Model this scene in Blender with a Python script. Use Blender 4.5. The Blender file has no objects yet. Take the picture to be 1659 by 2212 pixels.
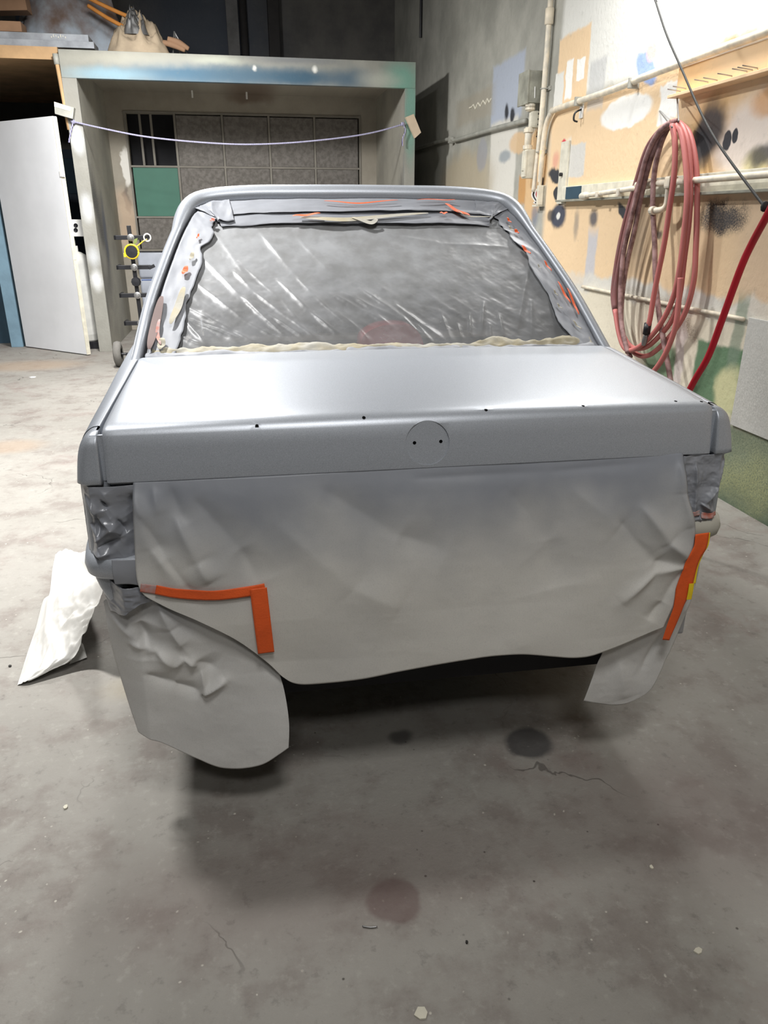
import bpy, bmesh, math, random
import numpy as np
from mathutils import Vector, Matrix, Euler

random.seed(7)
scene = bpy.context.scene
COL = scene.collection

# ------------------------------------------------------------------ camera
FPX, TILT, CAMH = 1606.0, math.radians(21.57), 1.27
cam_d = bpy.data.cameras.new('camera')
cam_d.sensor_fit = 'HORIZONTAL'
cam_d.sensor_width = 36.0
cam_d.lens = 36.0 * FPX / 1659.0
cam_d.clip_start = 0.02
cam = bpy.data.objects.new('camera', cam_d)
cam.location = (0, 0, CAMH)
cam.rotation_euler = (math.pi / 2 - TILT, 0, 0)
COL.objects.link(cam)
scene.camera = cam

# ------------------------------------------------------------------ world, lamps, exposure
w = bpy.data.worlds.new('world')
scene.world = w
w.use_nodes = True
w.node_tree.nodes['Background'].inputs[0].default_value = (0.75, 0.82, 0.95, 1)
w.node_tree.nodes['Background'].inputs[1].default_value = 0.05


def lamp(name, loc, aim, power, size, col=(1, 0.985, 0.96), sy=None, spread=180):
    d = bpy.data.lights.new(name, 'AREA')
    d.energy = power
    d.color = col
    d.shape = 'RECTANGLE'
    d.size = size
    d.size_y = sy if sy else size
    d.spread = math.radians(spread)
    o = bpy.data.objects.new(name, d)
    o.location = loc
    o.rotation_euler = (Vector(aim) - Vector(loc)).to_track_quat('-Z', 'Y').to_euler()
    COL.objects.link(o)
    return o


lamp('work_lamp_left', (-1.45, 2.15, 3.5), (-2.4, 3.7, 0), 150, 0.26, spread=120)
lamp('work_lamp_main', (-1.02, 4.4, 3.2), (-1.2, 4.6, 0), 100, 0.26)
lamp('work_lamp_far', (-2.05, 6.1, 2.90), (-1.65, 6.8, 0.8), 128, 0.30)
lamp('work_lamp_wall', (1.15, 4.1, 3.1), (1.75, 3.6, 0.6), 55, 0.5)
lamp('ceiling_lamp_near', (0.25, -0.2, 3.6), (0.3, 1.4, 0.0), 46, 0.6)
lamp('rear_fill_light', (0.3, -2.2, 4.2), (0.1, 1.4, 0.4), 38, 1.2, sy=0.4)  # unseen fill light, added behind the camera to brighten the hanging paper

scene.view_settings.view_transform = 'Standard'
scene.view_settings.look = 'None'
scene.view_settings.exposure = 0.0
scene.view_settings.gamma = 1.0
scene.view_settings.use_curve_mapping = False

# ------------------------------------------------------------------ frames and measuring
RYAW, CYAW = math.radians(10.67), math.radians(9.0)
ROOM = Matrix.Rotation(RYAW, 4, 'Z')
CO = Vector((0.084, 1.447, 0))
CAR = Matrix.Translation(CO) @ Matrix.Rotation(CYAW, 4, 'Z')
ROOMI, CARI = ROOM.inverted(), CAR.inverted()
CT, ST = math.cos(TILT), math.sin(TILT)
CAMP = Vector((0, 0, CAMH))


def ray(u, v):
    x = (u - 829.5) / FPX
    y = -(v - 1106.0) / FPX
    return Vector((x, CT + y * ST, -ST + y * CT))


def hitp(u, v, frame_inv, axis, val):
    """point of a measured sight line on the plane axis = val of a frame, in that frame"""
    o = frame_inv @ CAMP
    d = frame_inv.to_3x3() @ ray(u, v)
    t = (val - o[axis]) / d[axis]
    return o + d * t


WX = 2.233


def wp(u, v, off=0.0):
    return hitp(u, v, ROOMI, 0, WX - off)


def ryp(u, v, y):
    return hitp(u, v, ROOMI, 1, y)


def rzp(u, v, z=0.0):
    return hitp(u, v, ROOMI, 2, z)


def cyp(u, v, y):
    return hitp(u, v, CARI, 1, y)


def czp(u, v, z):
    return hitp(u, v, CARI, 2, z)


# ------------------------------------------------------------------ materials
def lin(r, g, b):
    f = lambda c: ((c / 255.0) / 12.92 if c / 255.0 <= 0.04045 else ((c / 255.0 + 0.055) / 1.055) ** 2.4)
    return (f(r), f(g), f(b), 1.0)


class NB:
    def __init__(self, name):
        self.m = bpy.data.materials.new(name)
        self.m.use_nodes = True
        self.t = self.m.node_tree
        self.b = self.t.nodes['Principled BSDF']
        self.out = self.t.nodes['Material Output']

    def n(self, typ, **kw):
        nd = self.t.nodes.new(typ)
        for k, v in kw.items():
            if k.startswith('i_'):
                key = k[2:]
                key = int(key) if key.isdigit() else key.replace('_', ' ')
                nd.inputs[key].default_value = v
            else:
                setattr(nd, k, v)
        return nd

    def l(self, a, b):
        self.t.links.new(a, b)

    def coord(self, mask=None):
        tc = self.n('ShaderNodeTexCoord')
        o = tc.outputs['Object']
        if mask:
            vm = self.n('ShaderNodeVectorMath', operation='MULTIPLY')
            self.l(o, vm.inputs[0])
            vm.inputs[1].default_value = mask
            o = vm.outputs[0]
        return o

    def noise(self, vec, scale, detail=4.0, rough=0.55, dist=0.0):
        nd = self.n('ShaderNodeTexNoise')
        nd.inputs['Scale'].default_value = scale
        nd.inputs['Detail'].default_value = detail
        nd.inputs['Roughness'].default_value = rough
        nd.inputs['Distortion'].default_value = dist
        self.l(vec, nd.inputs['Vector'])
        return nd

    def rng(self, val, a, b, c=0.0, d=1.0, smooth=True):
        nd = self.n('ShaderNodeMapRange')
        nd.interpolation_type = 'SMOOTHSTEP' if smooth else 'LINEAR'
        self.l(val, nd.inputs['Value'])
        nd.inputs['From Min'].default_value = a
        nd.inputs['From Max'].default_value = b
        nd.inputs['To Min'].default_value = c
        nd.inputs['To Max'].default_value = d
        return nd.outputs['Result']

    def mix(self, fac, a, b):
        nd = self.n('ShaderNodeMix', data_type='RGBA')
        if hasattr(fac, 'is_linked'):
            self.l(fac, nd.inputs[0])
        else:
            nd.inputs[0].default_value = fac
        for i, s in ((6, a), (7, b)):
            if hasattr(s, 'is_linked'):
                self.l(s, nd.inputs[i])
            else:
                nd.inputs[i].default_value = s
        return nd.outputs[2]

    def math(self, op, a, b=0.0):
        nd = self.n('ShaderNodeMath', operation=op)
        for i, s in ((0, a), (1, b)):
            if hasattr(s, 'is_linked'):
                self.l(s, nd.inputs[i])
            else:
                nd.inputs[i].default_value = s
        return nd.outputs[0]

    def bump(self, h, strength, dist=0.01):
        nd = self.n('ShaderNodeBump')
        nd.inputs['Strength'].default_value = strength
        nd.inputs['Distance'].default_value = dist
        self.l(h, nd.inputs['Height'])
        self.l(nd.outputs[0], self.b.inputs['Normal'])
        return nd

    def jitter(self, vec, scale, amp):
        nz = self.noise(vec, scale, 3.0)
        s = self.n('ShaderNodeVectorMath', operation='SUBTRACT')
        self.l(nz.outputs['Color'], s.inputs[0])
        s.inputs[1].default_value = (0.5, 0.5, 0.5)
        m = self.n('ShaderNodeVectorMath', operation='SCALE')
        self.l(s.outputs[0], m.inputs[0])
        m.inputs['Scale'].default_value = amp
        a = self.n('ShaderNodeVectorMath', operation='ADD')
        self.l(vec, a.inputs[0])
        self.l(m.outputs[0], a.inputs[1])
        return a.outputs[0]

    def blob(self, vec, axis, c, hs, ang, soft, rect=False):
        """1 inside an ellipse / rectangle lying in the plane normal to axis"""
        mp = self.n('ShaderNodeMapping', vector_type='TEXTURE')
        loc, sc, rot = [0, 0, 0], [1, 1, 1], [0, 0, 0]
        ax = [i for i in range(3) if i != axis]
        for k, i in enumerate(ax):
            loc[i] = c[k]
            sc[i] = hs[k]
        rot[axis] = ang
        mp.inputs['Location'].default_value = loc
        mp.inputs['Rotation'].default_value = rot
        mp.inputs['Scale'].default_value = sc
        self.l(vec, mp.inputs['Vector'])
        if rect:
            ab = self.n('ShaderNodeVectorMath', operation='ABSOLUTE')
            self.l(mp.outputs[0], ab.inputs[0])
            sp = self.n('ShaderNodeSeparateXYZ')
            self.l(ab.outputs[0], sp.inputs[0])
            val = self.math('MAXIMUM', sp.outputs[ax[0]], sp.outputs[ax[1]])
        else:
            ln = self.n('ShaderNodeVectorMath', operation='LENGTH')
            self.l(mp.outputs[0], ln.inputs[0])
            val = ln.outputs['Value']
        return self.rng(val, 1 + soft, 1 - soft)


def pm(name, col, rough=0.6, metal=0.0, var=0.12, vs=6.0, bump=0.0, bs=60.0, spec=0.5, coat=0.0, tint=None):
    k = NB(name)
    v = k.coord()
    nz = k.noise(v, vs, 5.0)
    a = tuple(min(1, c * (1 - var)) for c in col[:3]) + (1,)
    b = tuple(min(1, c * (1 + var)) for c in (tint or col)[:3]) + (1,)
    k.l(k.mix(k.rng(nz.outputs[0], 0.3, 0.7), a, b), k.b.inputs['Base Color'])
    k.b.inputs['Roughness'].default_value = rough
    k.b.inputs['Metallic'].default_value = metal
    k.b.inputs['Specular IOR Level'].default_value = spec
    if coat:
        k.b.inputs['Coat Weight'].default_value = coat
    if bump:
        k.bump(k.noise(v, bs, 4.0).outputs[0], bump)
    return k.m


MAT = {}
MAT['white_door'] = pm('white_door_paint', lin(232, 234, 238), 0.55, var=0.04, vs=2.5, bump=0.05, bs=30)
MAT['blue_paint'] = pm('blue_wall_paint', lin(110, 138, 155), 0.7, var=0.12, bump=0.1)
MAT['dark_blue'] = pm('dark_teal_paint', lin(40, 66, 82), 0.7, var=0.15)
MAT['dark'] = pm('dark_recess', lin(34, 34, 38), 0.8, var=0.2)
MAT['black'] = pm('black_metal', lin(24, 25, 30), 0.42, var=0.2, bump=0.05)
MAT['rubber'] = pm('grey_rubber', lin(46, 46, 46), 0.85, var=0.2, bump=0.3, bs=120)
MAT['dusty_rubber'] = pm('dusty_rubber', lin(112, 110, 106), 0.9, var=0.2, bump=0.4, bs=160)
MAT['yellow'] = pm('yellow_plastic', lin(232, 202, 40), 0.4, var=0.08)
MAT['white_ring'] = pm('white_plastic', lin(235, 235, 232), 0.45, var=0.03)
MAT['green_felt'] = pm('olive_cloth', lin(104, 118, 60), 0.8)
MAT['conduit'] = pm('painted_conduit', lin(205, 200, 186), 0.5, var=0.10, vs=14, bump=0.08, bs=80, tint=lin(226, 214, 192))
MAT['conduit_grey'] = pm('grey_conduit', lin(160, 160, 152), 0.55, var=0.15, vs=10, bump=0.08)
MAT['conduit_peach'] = pm('peach_conduit', lin(232, 200, 160), 0.55, var=0.08, vs=10)
MAT['box_grey'] = pm('dirty_grey_box', lin(150, 150, 138), 0.6, var=0.28, vs=9, bump=0.15, bs=50)
MAT['box_cream'] = pm('cream_box', lin(212, 208, 192), 0.6, var=0.12, vs=16, bump=0.12, bs=70)
MAT['wood'] = pm('pale_wood', lin(196, 160, 118), 0.7, var=0.15, vs=4, bump=0.1)
MAT['plank_grey'] = pm('weathered_plank', lin(150, 154, 160), 0.8, var=0.22, vs=6, bump=0.2)
MAT['cardboard'] = pm('brown_cardboard', lin(150, 118, 92), 0.85, var=0.12)
MAT['orange_cloth'] = pm('orange_strap', lin(196, 130, 60), 0.8, var=0.15)
MAT['canvas'] = pm('beige_canvas', lin(168, 152, 130), 0.9, var=0.2, vs=5, bump=0.3, bs=25)
MAT['brown_tarp'] = pm('brown_tarp', lin(140, 112, 94), 0.85, var=0.25, vs=3, tint=lin(170, 182, 194), bump=0.2, bs=12)
MAT['blue_tarp'] = pm('dark_blue_tarp', lin(62, 74, 88), 0.8, var=0.2, vs=3)
MAT['steel'] = pm('dull_steel', lin(150, 150, 150), 0.4, metal=0.8, var=0.1)
MAT['hose_pink'] = pm('faded_red_hose', lin(206, 120, 116), 0.55, var=0.14, vs=5, tint=lin(176, 104, 100))
MAT['hose_dark'] = pm('grimy_hose', lin(122, 88, 86), 0.6, var=0.30, vs=22, tint=lin(150, 120, 118))
MAT['hose_mauve'] = pm('mauve_grimy_hose', lin(150, 96, 94), 0.6, var=0.22, vs=14, tint=lin(118, 84, 84))
MAT['hose_red'] = pm('red_air_hose', lin(186, 28, 44), 0.42, var=0.08, vs=5)
MAT['cable'] = pm('dark_cable', lin(30, 30, 29), 0.75, var=0.1)
MAT['orange_tape'] = pm('orange_masking_tape', lin(226, 92, 34), 0.6, var=0.06, vs=30, bump=0.15, bs=260)
MAT['orange_tape_dusty'] = pm('overspray_dusted_orange_tape', lin(196, 108, 86), 0.6, var=0.14, vs=40, tint=lin(160, 150, 150))
MAT['yellow_tape'] = pm('yellow_masking_tape', lin(236, 204, 34), 0.6, var=0.05)
MAT['beige_tape'] = pm('beige_masking_tape', lin(172, 162, 134), 0.65, var=0.10, vs=14, tint=lin(160, 158, 150), bump=0.1, bs=80)
MAT['white_sheet'] = pm('white_plastic_sheet', lin(212, 211, 207), 0.32, var=0.03, bump=0.15, bs=18)
MAT['tag_beige'] = pm('beige_wood_block', lin(206, 188, 164), 0.7, var=0.08)
MAT['tag_white'] = pm('white_card', lin(226, 222, 206), 0.6, var=0.03)
MAT['tank'] = pm('dusty_white_tank', lin(206, 206, 202), 0.5, var=0.08, vs=5, tint=lin(220, 220, 214))
MAT['wrap'] = pm('pale_blue_wrap', lin(172, 178, 190), 0.4, var=0.12, vs=5, bump=0.2, bs=14)
MAT['blue_line'] = pm('blue_strip', lin(80, 104, 160), 0.6)
MAT['dark_glass'] = pm('dusty_dark_glass', lin(40, 42, 44), 0.25, var=0.3, vs=3)
MAT['red_seat'] = pm('dark_red_vinyl', lin(190, 44, 54), 0.6, var=0.15)
MAT['interior'] = pm('dark_interior', lin(70, 66, 64), 0.8, var=0.2)
MAT['interior_tan'] = pm('tan_upholstery', lin(150, 140, 126), 0.8, var=0.15)
MAT['hole'] = pm('hole_black', lin(8, 8, 8), 0.9, var=0.0)
MAT['primer'] = pm('grey_primer_panel', lin(150, 150, 152), 0.6, var=0.06)
MAT['unpainted'] = pm('bare_beige_trim', lin(168, 166, 156), 0.6, var=0.06)
MAT['pillar_red'] = pm('old_red_primer', lin(104, 82, 78), 0.6, var=0.12)
MAT['chip'] = pm('pale_chip', lin(200, 196, 180), 0.8, var=0.1)
MAT['chip_dark'] = pm('dark_chip', lin(40, 38, 36), 0.8, var=0.1)


def silver():
    k = NB('satin_silver_basecoat')
    v = k.coord()
    nz = k.noise(v, 900.0, 2.0)
    k.l(k.mix(k.rng(nz.outputs[0], 0.35, 0.65), lin(158, 163, 171), lin(180, 185, 193)), k.b.inputs['Base Color'])
    k.b.inputs['Metallic'].default_value = 0.38
    k.b.inputs['Roughness'].default_value = 0.40
    k.bump(k.noise(v, 700.0, 2.0).outputs[0], 0.02, 0.001)
    return k.m


MAT['silver'] = silver()


def paper(name, z0, z1, top, bot, n_amt=0.12):
    """masking paper carrying a coat of grey overspray that thins out downwards"""
    k = NB(name)
    v = k.coord()
    sp = k.n('ShaderNodeSeparateXYZ')
    k.l(k.jitter(v, 5.0, 0.22), sp.inputs[0])
    g = k.rng(sp.outputs[2], z0, z1)
    sp_n = k.noise(v, 420.0, 2.0)
    c = k.mix(g, bot, top)
    c = k.mix(k.rng(sp_n.outputs[0], 0.42, 0.72, 0.0, n_amt), c, lin(120, 122, 126))
    c = k.mix(k.rng(k.noise(v, 4.0).outputs[0], 0.4, 0.75, 0.0, 0.18), c, lin(150, 152, 158))
    k.l(c, k.b.inputs['Base Color'])
    k.b.inputs['Roughness'].default_value = 0.5
    k.b.inputs['Specular IOR Level'].default_value = 0.35
    k.bump(k.noise(v, 30.0, 3.0).outputs[0], 0.05, 0.01)
    return k.m


MAT['paper'] = paper('oversprayed_masking_paper', 0.52, 0.80, lin(132, 136, 144), lin(208, 206, 200))
MAT['paper_low'] = paper('masking_paper_lower', 0.42, 0.68, lin(158, 160, 166), lin(202, 201, 198))
MAT['grey_film'] = pm('oversprayed_plastic_film', lin(136, 139, 146), 0.27, var=0.12, vs=9, metal=0.05, bump=0.10, bs=40)
MAT['grey_strip'] = pm('oversprayed_paper_strip', lin(142, 145, 152), 0.55, var=0.08, vs=10, metal=0.0, bump=0.06, bs=35)
MAT['grey_strip_dark'] = pm('oversprayed_paper_strip_dull', lin(140, 143, 150), 0.5, var=0.08, vs=10, metal=0.05, bump=0.06, bs=35)


def film():
    """thin plastic film, hazed by overspray that gets thinner towards the bottom"""
    k = NB('window_plastic_film')
    v = k.coord()
    nz = k.noise(v, 14.0, 5.0)
    k.l(k.mix(k.rng(nz.outputs[0], 0.3, 0.7), lin(140, 141, 142), lin(160, 162, 165)), k.b.inputs['Base Color'])
    k.b.inputs['Roughness'].default_value = 0.36
    k.b.inputs['Specular IOR Level'].default_value = 0.35
    k.b.inputs['Metallic'].default_value = 0.05
    k.bump(k.noise(v, 45.0, 4.0).outputs[0], 0.10, 0.004)
    tr = k.n('ShaderNodeBsdfTransparent')
    mx = k.n('ShaderNodeMixShader')
    sp = k.n('ShaderNodeSeparateXYZ')
    k.l(k.jitter(v, 3.0, 0.20), sp.inputs[0])
    g = k.rng(sp.outputs[2], 0.95, 1.20, 0.48, 0.96)
    k.l(g, mx.inputs[0])
    k.l(tr.outputs[0], mx.inputs[1])
    k.l(k.b.outputs[0], mx.inputs[2])
    k.l(mx.outputs[0], k.out.inputs['Surface'])
    return k.m


MAT['film'] = film()


def blob_material(name, axis, base_a, base_b, blobs, rough=0.75, bump=0.25, bs=35.0, nscale=2.2):
    k = NB(name)
    mask = [1.0, 1.0, 1.0]
    mask[axis] = 0.0
    v = k.coord(tuple(mask))
    n1 = k.noise(v, nscale, 6.0, 0.6)
    col = k.mix(k.rng(n1.outputs[0], 0.32, 0.68), base_a, base_b)
    jit = {'crisp': k.jitter(v, 9.0, 0.05), 'rough': k.jitter(v, 5.0, 0.16), 'wild': k.jitter(v, 2.5, 0.5), 'none': v}
    grain = k.noise(v, 120.0, 5.0, 0.7)
    for b in blobs:
        f = k.blob(jit[b.get('j', 'crisp')], axis, b['c'], b['h'], b.get('a', 0.0), b.get('s', 0.15), b.get('rect', False))
        if b.get('grain'):
            f = k.math('MULTIPLY', f, k.rng(grain.outputs[0], 0.5 - 0.2, 0.5 + 0.12))
        if b.get('o', 1.0) < 1:
            f = k.math('MULTIPLY', f, b['o'])
        col = k.mix(f, col, b['col'])
    # fine dirt
    col = k.mix(k.rng(k.noise(v, 18.0, 6.0, 0.7).outputs[0], 0.55, 0.85, 0.0, 0.35), col, lin(120, 116, 108))
    k.l(col, k.b.inputs['Base Color'])
    k.b.inputs['Roughness'].default_value = rough
    k.bump(k.noise(v, bs, 5.0).outputs[0], bump, 0.012)
    return k


# ------------------------------------------------------------------ mesh helpers
def catmull(P, n):
    """resample rows of points (k, ...) to n rows along a Catmull-Rom spline"""
    P = np.asarray(P, float)
    k = len(P)
    t = np.linspace(0, k - 1, n)
    i = np.clip(t.astype(int), 0, k - 2)
    f = (t - i).reshape((-1,) + (1,) * (P.ndim - 1))
    p0, p1, p2, p3 = P[np.clip(i - 1, 0, k - 1)], P[i], P[i + 1], P[np.clip(i + 2, 0, k - 1)]
    return 0.5 * (2 * p1 + (p2 - p0) * f + (2 * p0 - 5 * p1 + 4 * p2 - p3) * f ** 2 + (3 * p1 - p0 - 3 * p2 + p3) * f ** 3)


def polyline(P, n):
    P = np.asarray(P, float)
    d = np.r_[0, np.cumsum(np.linalg.norm(np.diff(P, axis=0), axis=1))]
    t = np.linspace(0, d[-1], n)
    return np.stack([np.interp(t, d, P[:, j]) for j in range(P.shape[1])], 1)


def coons(top, bottom, left, right, nu, nv):
    """Coons patch of 2-D boundary curves (top/bottom run left to right, sides top to bottom)"""
    sm = lambda P: catmull(P, 12 * len(P)) if len(P) > 2 else P
    T, B = polyline(sm(top), nu), polyline(sm(bottom), nu)
    L, R = polyline(sm(left), nv), polyline(sm(right), nv)
    u = np.linspace(0, 1, nu)[None, :, None]
    v = np.linspace(0, 1, nv)[:, None, None]
    S = (1 - v) * T[None] + v * B[None] + (1 - u) * L[:, None] + u * R[:, None]
    S -= (1 - u) * (1 - v) * T[0] + u * (1 - v) * T[-1] + (1 - u) * v * B[0] + u * v * B[-1]
    return S


_lat = np.random.RandomState(3).rand(64, 64)


def vnoise(x, y):
    x, y = np.asarray(x, float), np.asarray(y, float)
    xi, yi = np.floor(x).astype(int), np.floor(y).astype(int)
    fx, fy = x - xi, y - yi
    fx, fy = fx * fx * (3 - 2 * fx), fy * fy * (3 - 2 * fy)
    g = lambda a, b: _lat[a % 64, b % 64]
    return ((g(xi, yi) * (1 - fx) + g(xi + 1, yi) * fx) * (1 - fy) + (g(xi, yi + 1) * (1 - fx) + g(xi + 1, yi + 1) * fx) * fy) * 2 - 1


def fbm(x, y, o=4):
    s, a = 0, 1.0
    for i in range(o):
        s = s + a * vnoise(x * 2 ** i + 17 * i, y * 2 ** i + 5 * i)
        a *= 0.5
    return s


def ridged(x, y, o=4):
    s, a = 0, 1.0
    for i in range(o):
        s = s + a * (1 - 2 * np.abs(vnoise(x * 2 ** i + 9 * i, y * 2 ** i + 31 * i)))
        a *= 0.5
    return s


def creases(X, Y, segs):
    """sum of folds along segments (x0,y0,x1,y1,width,height), tent section, tapered at the ends"""
    out = np.zeros_like(X)
    for x0, y0, x1, y1, wd, ht in segs:
        dx, dy = x1 - x0, y1 - y0
        L2 = dx * dx + dy * dy + 1e-12
        t = np.clip(((X - x0) * dx + (Y - y0) * dy) / L2, 0, 1)
        d = np.hypot(X - x0 - t * dx, Y - y0 - t * dy)
        tp = np.clip(np.sin(np.pi * np.clip(t * 0.94 + 0.03, 0, 1)), 0, 1) ** 0.5
        ww = wd * (0.45 + 0.75 * t)
        out += ht * tp * np.exp(-np.abs(d / ww) ** 1.35)
    return out


class Root:
    pass


BASE = {}


def finish(o, name, mat, parent, frame, base, label=None, cat=None, group=None, kind=None):
    COL.objects.link(o)
    if parent is not None:
        o.parent = parent
    else:
        o.matrix_world = frame @ Matrix.Translation(base)
        BASE[o.name] = Vector(base)
    if mat is not None:
        o.data.materials.append(MAT[mat] if isinstance(mat, str) else mat)
    if label:
        o['label'] = label
    if cat:
        o['category'] = cat
    if group:
        o['group'] = group
    if kind:
        o['kind'] = kind
    return o


def rootbase(o):
    while o.parent is not None:
        o = o.parent
    return BASE[o.name]


def thing(name, frame, base, label, cat, group=None, kind=None):
    o = bpy.data.objects.new(name, None)
    o.empty_display_size = 0.05
    COL.objects.link(o)
    o.matrix_world = frame @ Matrix.Translation(Vector(base))
    BASE[o.name] = Vector(base)
    o['label'] = label
    o['category'] = cat
    if group:
        o['group'] = group
    if kind:
        o['kind'] = kind
    return o


def mk(name, V, F, mat, parent=None, frame=ROOM, base=None, smooth=False, solid=0.0, **kw):
    """mesh from frame coordinates; local origin = base of the thing"""
    V = np.asarray(V, float)
    if parent is not None:
        b = rootbase(parent)
    else:
        if base is None:
            base = ((V[:, 0].min() + V[:, 0].max()) / 2, (V[:, 1].min() + V[:, 1].max()) / 2, V[:, 2].min())
        b = Vector(base)
    me = bpy.data.meshes.new(name)
    me.from_pydata((V - np.array(b)).tolist(), [], [tuple(f) for f in F])
    me.update()
    if smooth:
        me.polygons.foreach_set('use_smooth', [True] * len(me.polygons))
    o = bpy.data.objects.new(name, me)
    finish(o, name, mat, parent, frame, b, **kw)
    if solid:
        md = o.modifiers.new('thickness', 'SOLIDIFY')
        md.thickness = solid
        md.offset = 0.0
    return o


def gridfaces(nr, nc, close=False):
    F = []
    for i in range(nr - 1):
        for j in range(nc - 1 if not close else nc):
            j2 = (j + 1) % nc
            F.append((i * nc + j, i * nc + j2, (i + 1) * nc + j2, (i + 1) * nc + j))
    return F


class MB:
    """collects shapes of ONE part"""

    def __init__(self):
        self.V, self.F = [], []

    def add(self, V, F):
        o = len(self.V)
        self.V += [tuple(v) for v in V]
        self.F += [tuple(i + o for i in f) for f in F]
        return self

    def box(self, lo, hi, rot=None, piv=None, bevel=0.0):
        bm = bmesh.new()
        bmesh.ops.create_cube(bm, size=1.0)
        c = [(a + b) / 2 for a, b in zip(lo, hi)]
        s = [abs(b - a) for a, b in zip(lo, hi)]
        for v in bm.verts:
            v.co = Vector((v.co.x * s[0] + c[0], v.co.y * s[1] + c[1], v.co.z * s[2] + c[2]))
        if bevel:
            bmesh.ops.bevel(bm, geom=list(bm.edges), offset=bevel, segments=2, affect='EDGES', profile=0.6)
        if rot is not None:
            R = Euler(rot).to_matrix()
            p = Vector(piv if piv is not None else c)
            for v in bm.verts:
                v.co = R @ (v.co - p) + p
        bm.verts.index_update()
        self.add([v.co[:] for v in bm.verts], [[v.index for v in f.verts] for f in bm.faces])
        bm.free()
        return self

    def tube(self, pts, r, n=10, res=0, cap=True):
        P = np.asarray([tuple(p) for p in pts], float)
        if res:
            P = catmull(P, res)
        rr = np.full(len(P), r) if np.isscalar(r) else np.interp(np.linspace(0, 1, len(P)), np.linspace(0, 1, len(r)), r)
        T = np.gradient(P, axis=0)
        T /= np.linalg.norm(T, axis=1)[:, None] + 1e-12
        up = Vector((0, 0, 1)) if abs(T[0][2]) < 0.9 else Vector((1, 0, 0))
        N = Vector(T[0]).cross(up).normalized()
        V = []
        for i in range(len(P)):
            t = Vector(T[i])
            N = (N - t * N.dot(t)).normalized()
            B = t.cross(N)
            for j in range(n):
                a = 2 * math.pi * j / n
                V.append(Vector(P[i]) + (N * math.cos(a) + B * math.sin(a)) * rr[i])
        F = gridfaces(len(P), n, True)
        if cap:
            F = F + [tuple(range(n - 1, -1, -1)), tuple(range((len(P) - 1) * n, len(P) * n))]
        return self.add(V, F)

    def lathe(self, prof, c, axis='z', n=24):
        """prof: (radius, along) pairs"""
        V = []
        for r, h in prof:
            for j in range(n):
                a = 2 * math.pi * j / n
                x, y = r * math.cos(a), r * math.sin(a)
                if axis == 'z':
                    V.append((c[0] + x, c[1] + y, c[2] + h))
                elif axis == 'x':
                    V.append((c[0] + h, c[1] + x, c[2] + y))
                else:
                    V.append((c[0] + x, c[1] + h, c[2] + y))
        return self.add(V, gridfaces(len(prof), n, True))

    def prism(self, poly, axis, lo, hi):
        """polygon (two coordinates of the other axes) extruded along axis"""
        n = len(poly)
        ax = [i for i in range(3) if i != axis]
        V = []
        for h in (lo, hi):
            for p in poly:
                q = [0, 0, 0]
                q[axis] = h
                q[ax[0]], q[ax[1]] = p
                V.append(q)
        F = [tuple(range(n)), tuple(range(2 * n - 1, n - 1, -1))]
        F += [(i, i + n, (i + 1) % n + n, (i + 1) % n) for i in range(n)]
        return self.add(V, F)

    def obj(self, name, mat, parent=None, frame=ROOM, smooth=False, **kw):
        o = mk(name, self.V, self.F, mat, parent, frame, smooth=smooth, **kw)
        bm = bmesh.new()
        bm.from_mesh(o.data)
        bmesh.ops.recalc_face_normals(bm, faces=bm.faces)
        bm.to_mesh(o.data)
        bm.free()
        return o


def struct(name, V, F, mat, label=None, **kw):
    o = mk(name, V, F, mat, None, ROOM, base=(0, 0, 0), **kw)
    o['kind'] = 'structure'
    if label:
        o['label'] = label
        o['category'] = 'structure'
    return o


def quad_wall(name, lo, hi, mat, label):
    m = MB().box(lo, hi)
    return struct(name, m.V, m.F, mat, label)


# ------------------------------------------------------------------ the setting
def wb(u0, v0, u1, v1, col, **kw):
    """paint mark on the right wall, measured by its left/top/right/bottom"""
    uc, vc = (u0 + u1) / 2, (v0 + v1) / 2
    c = wp(uc, vc)
    hy = abs(wp(u0, vc).y - wp(u1, vc).y) / 2
    hz = abs(wp(uc, v0).z - wp(uc, v1).z) / 2
    d = dict(c=(c.y, c.z), h=(hy, hz), col=col)
    d.update(kw)
    return d


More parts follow.
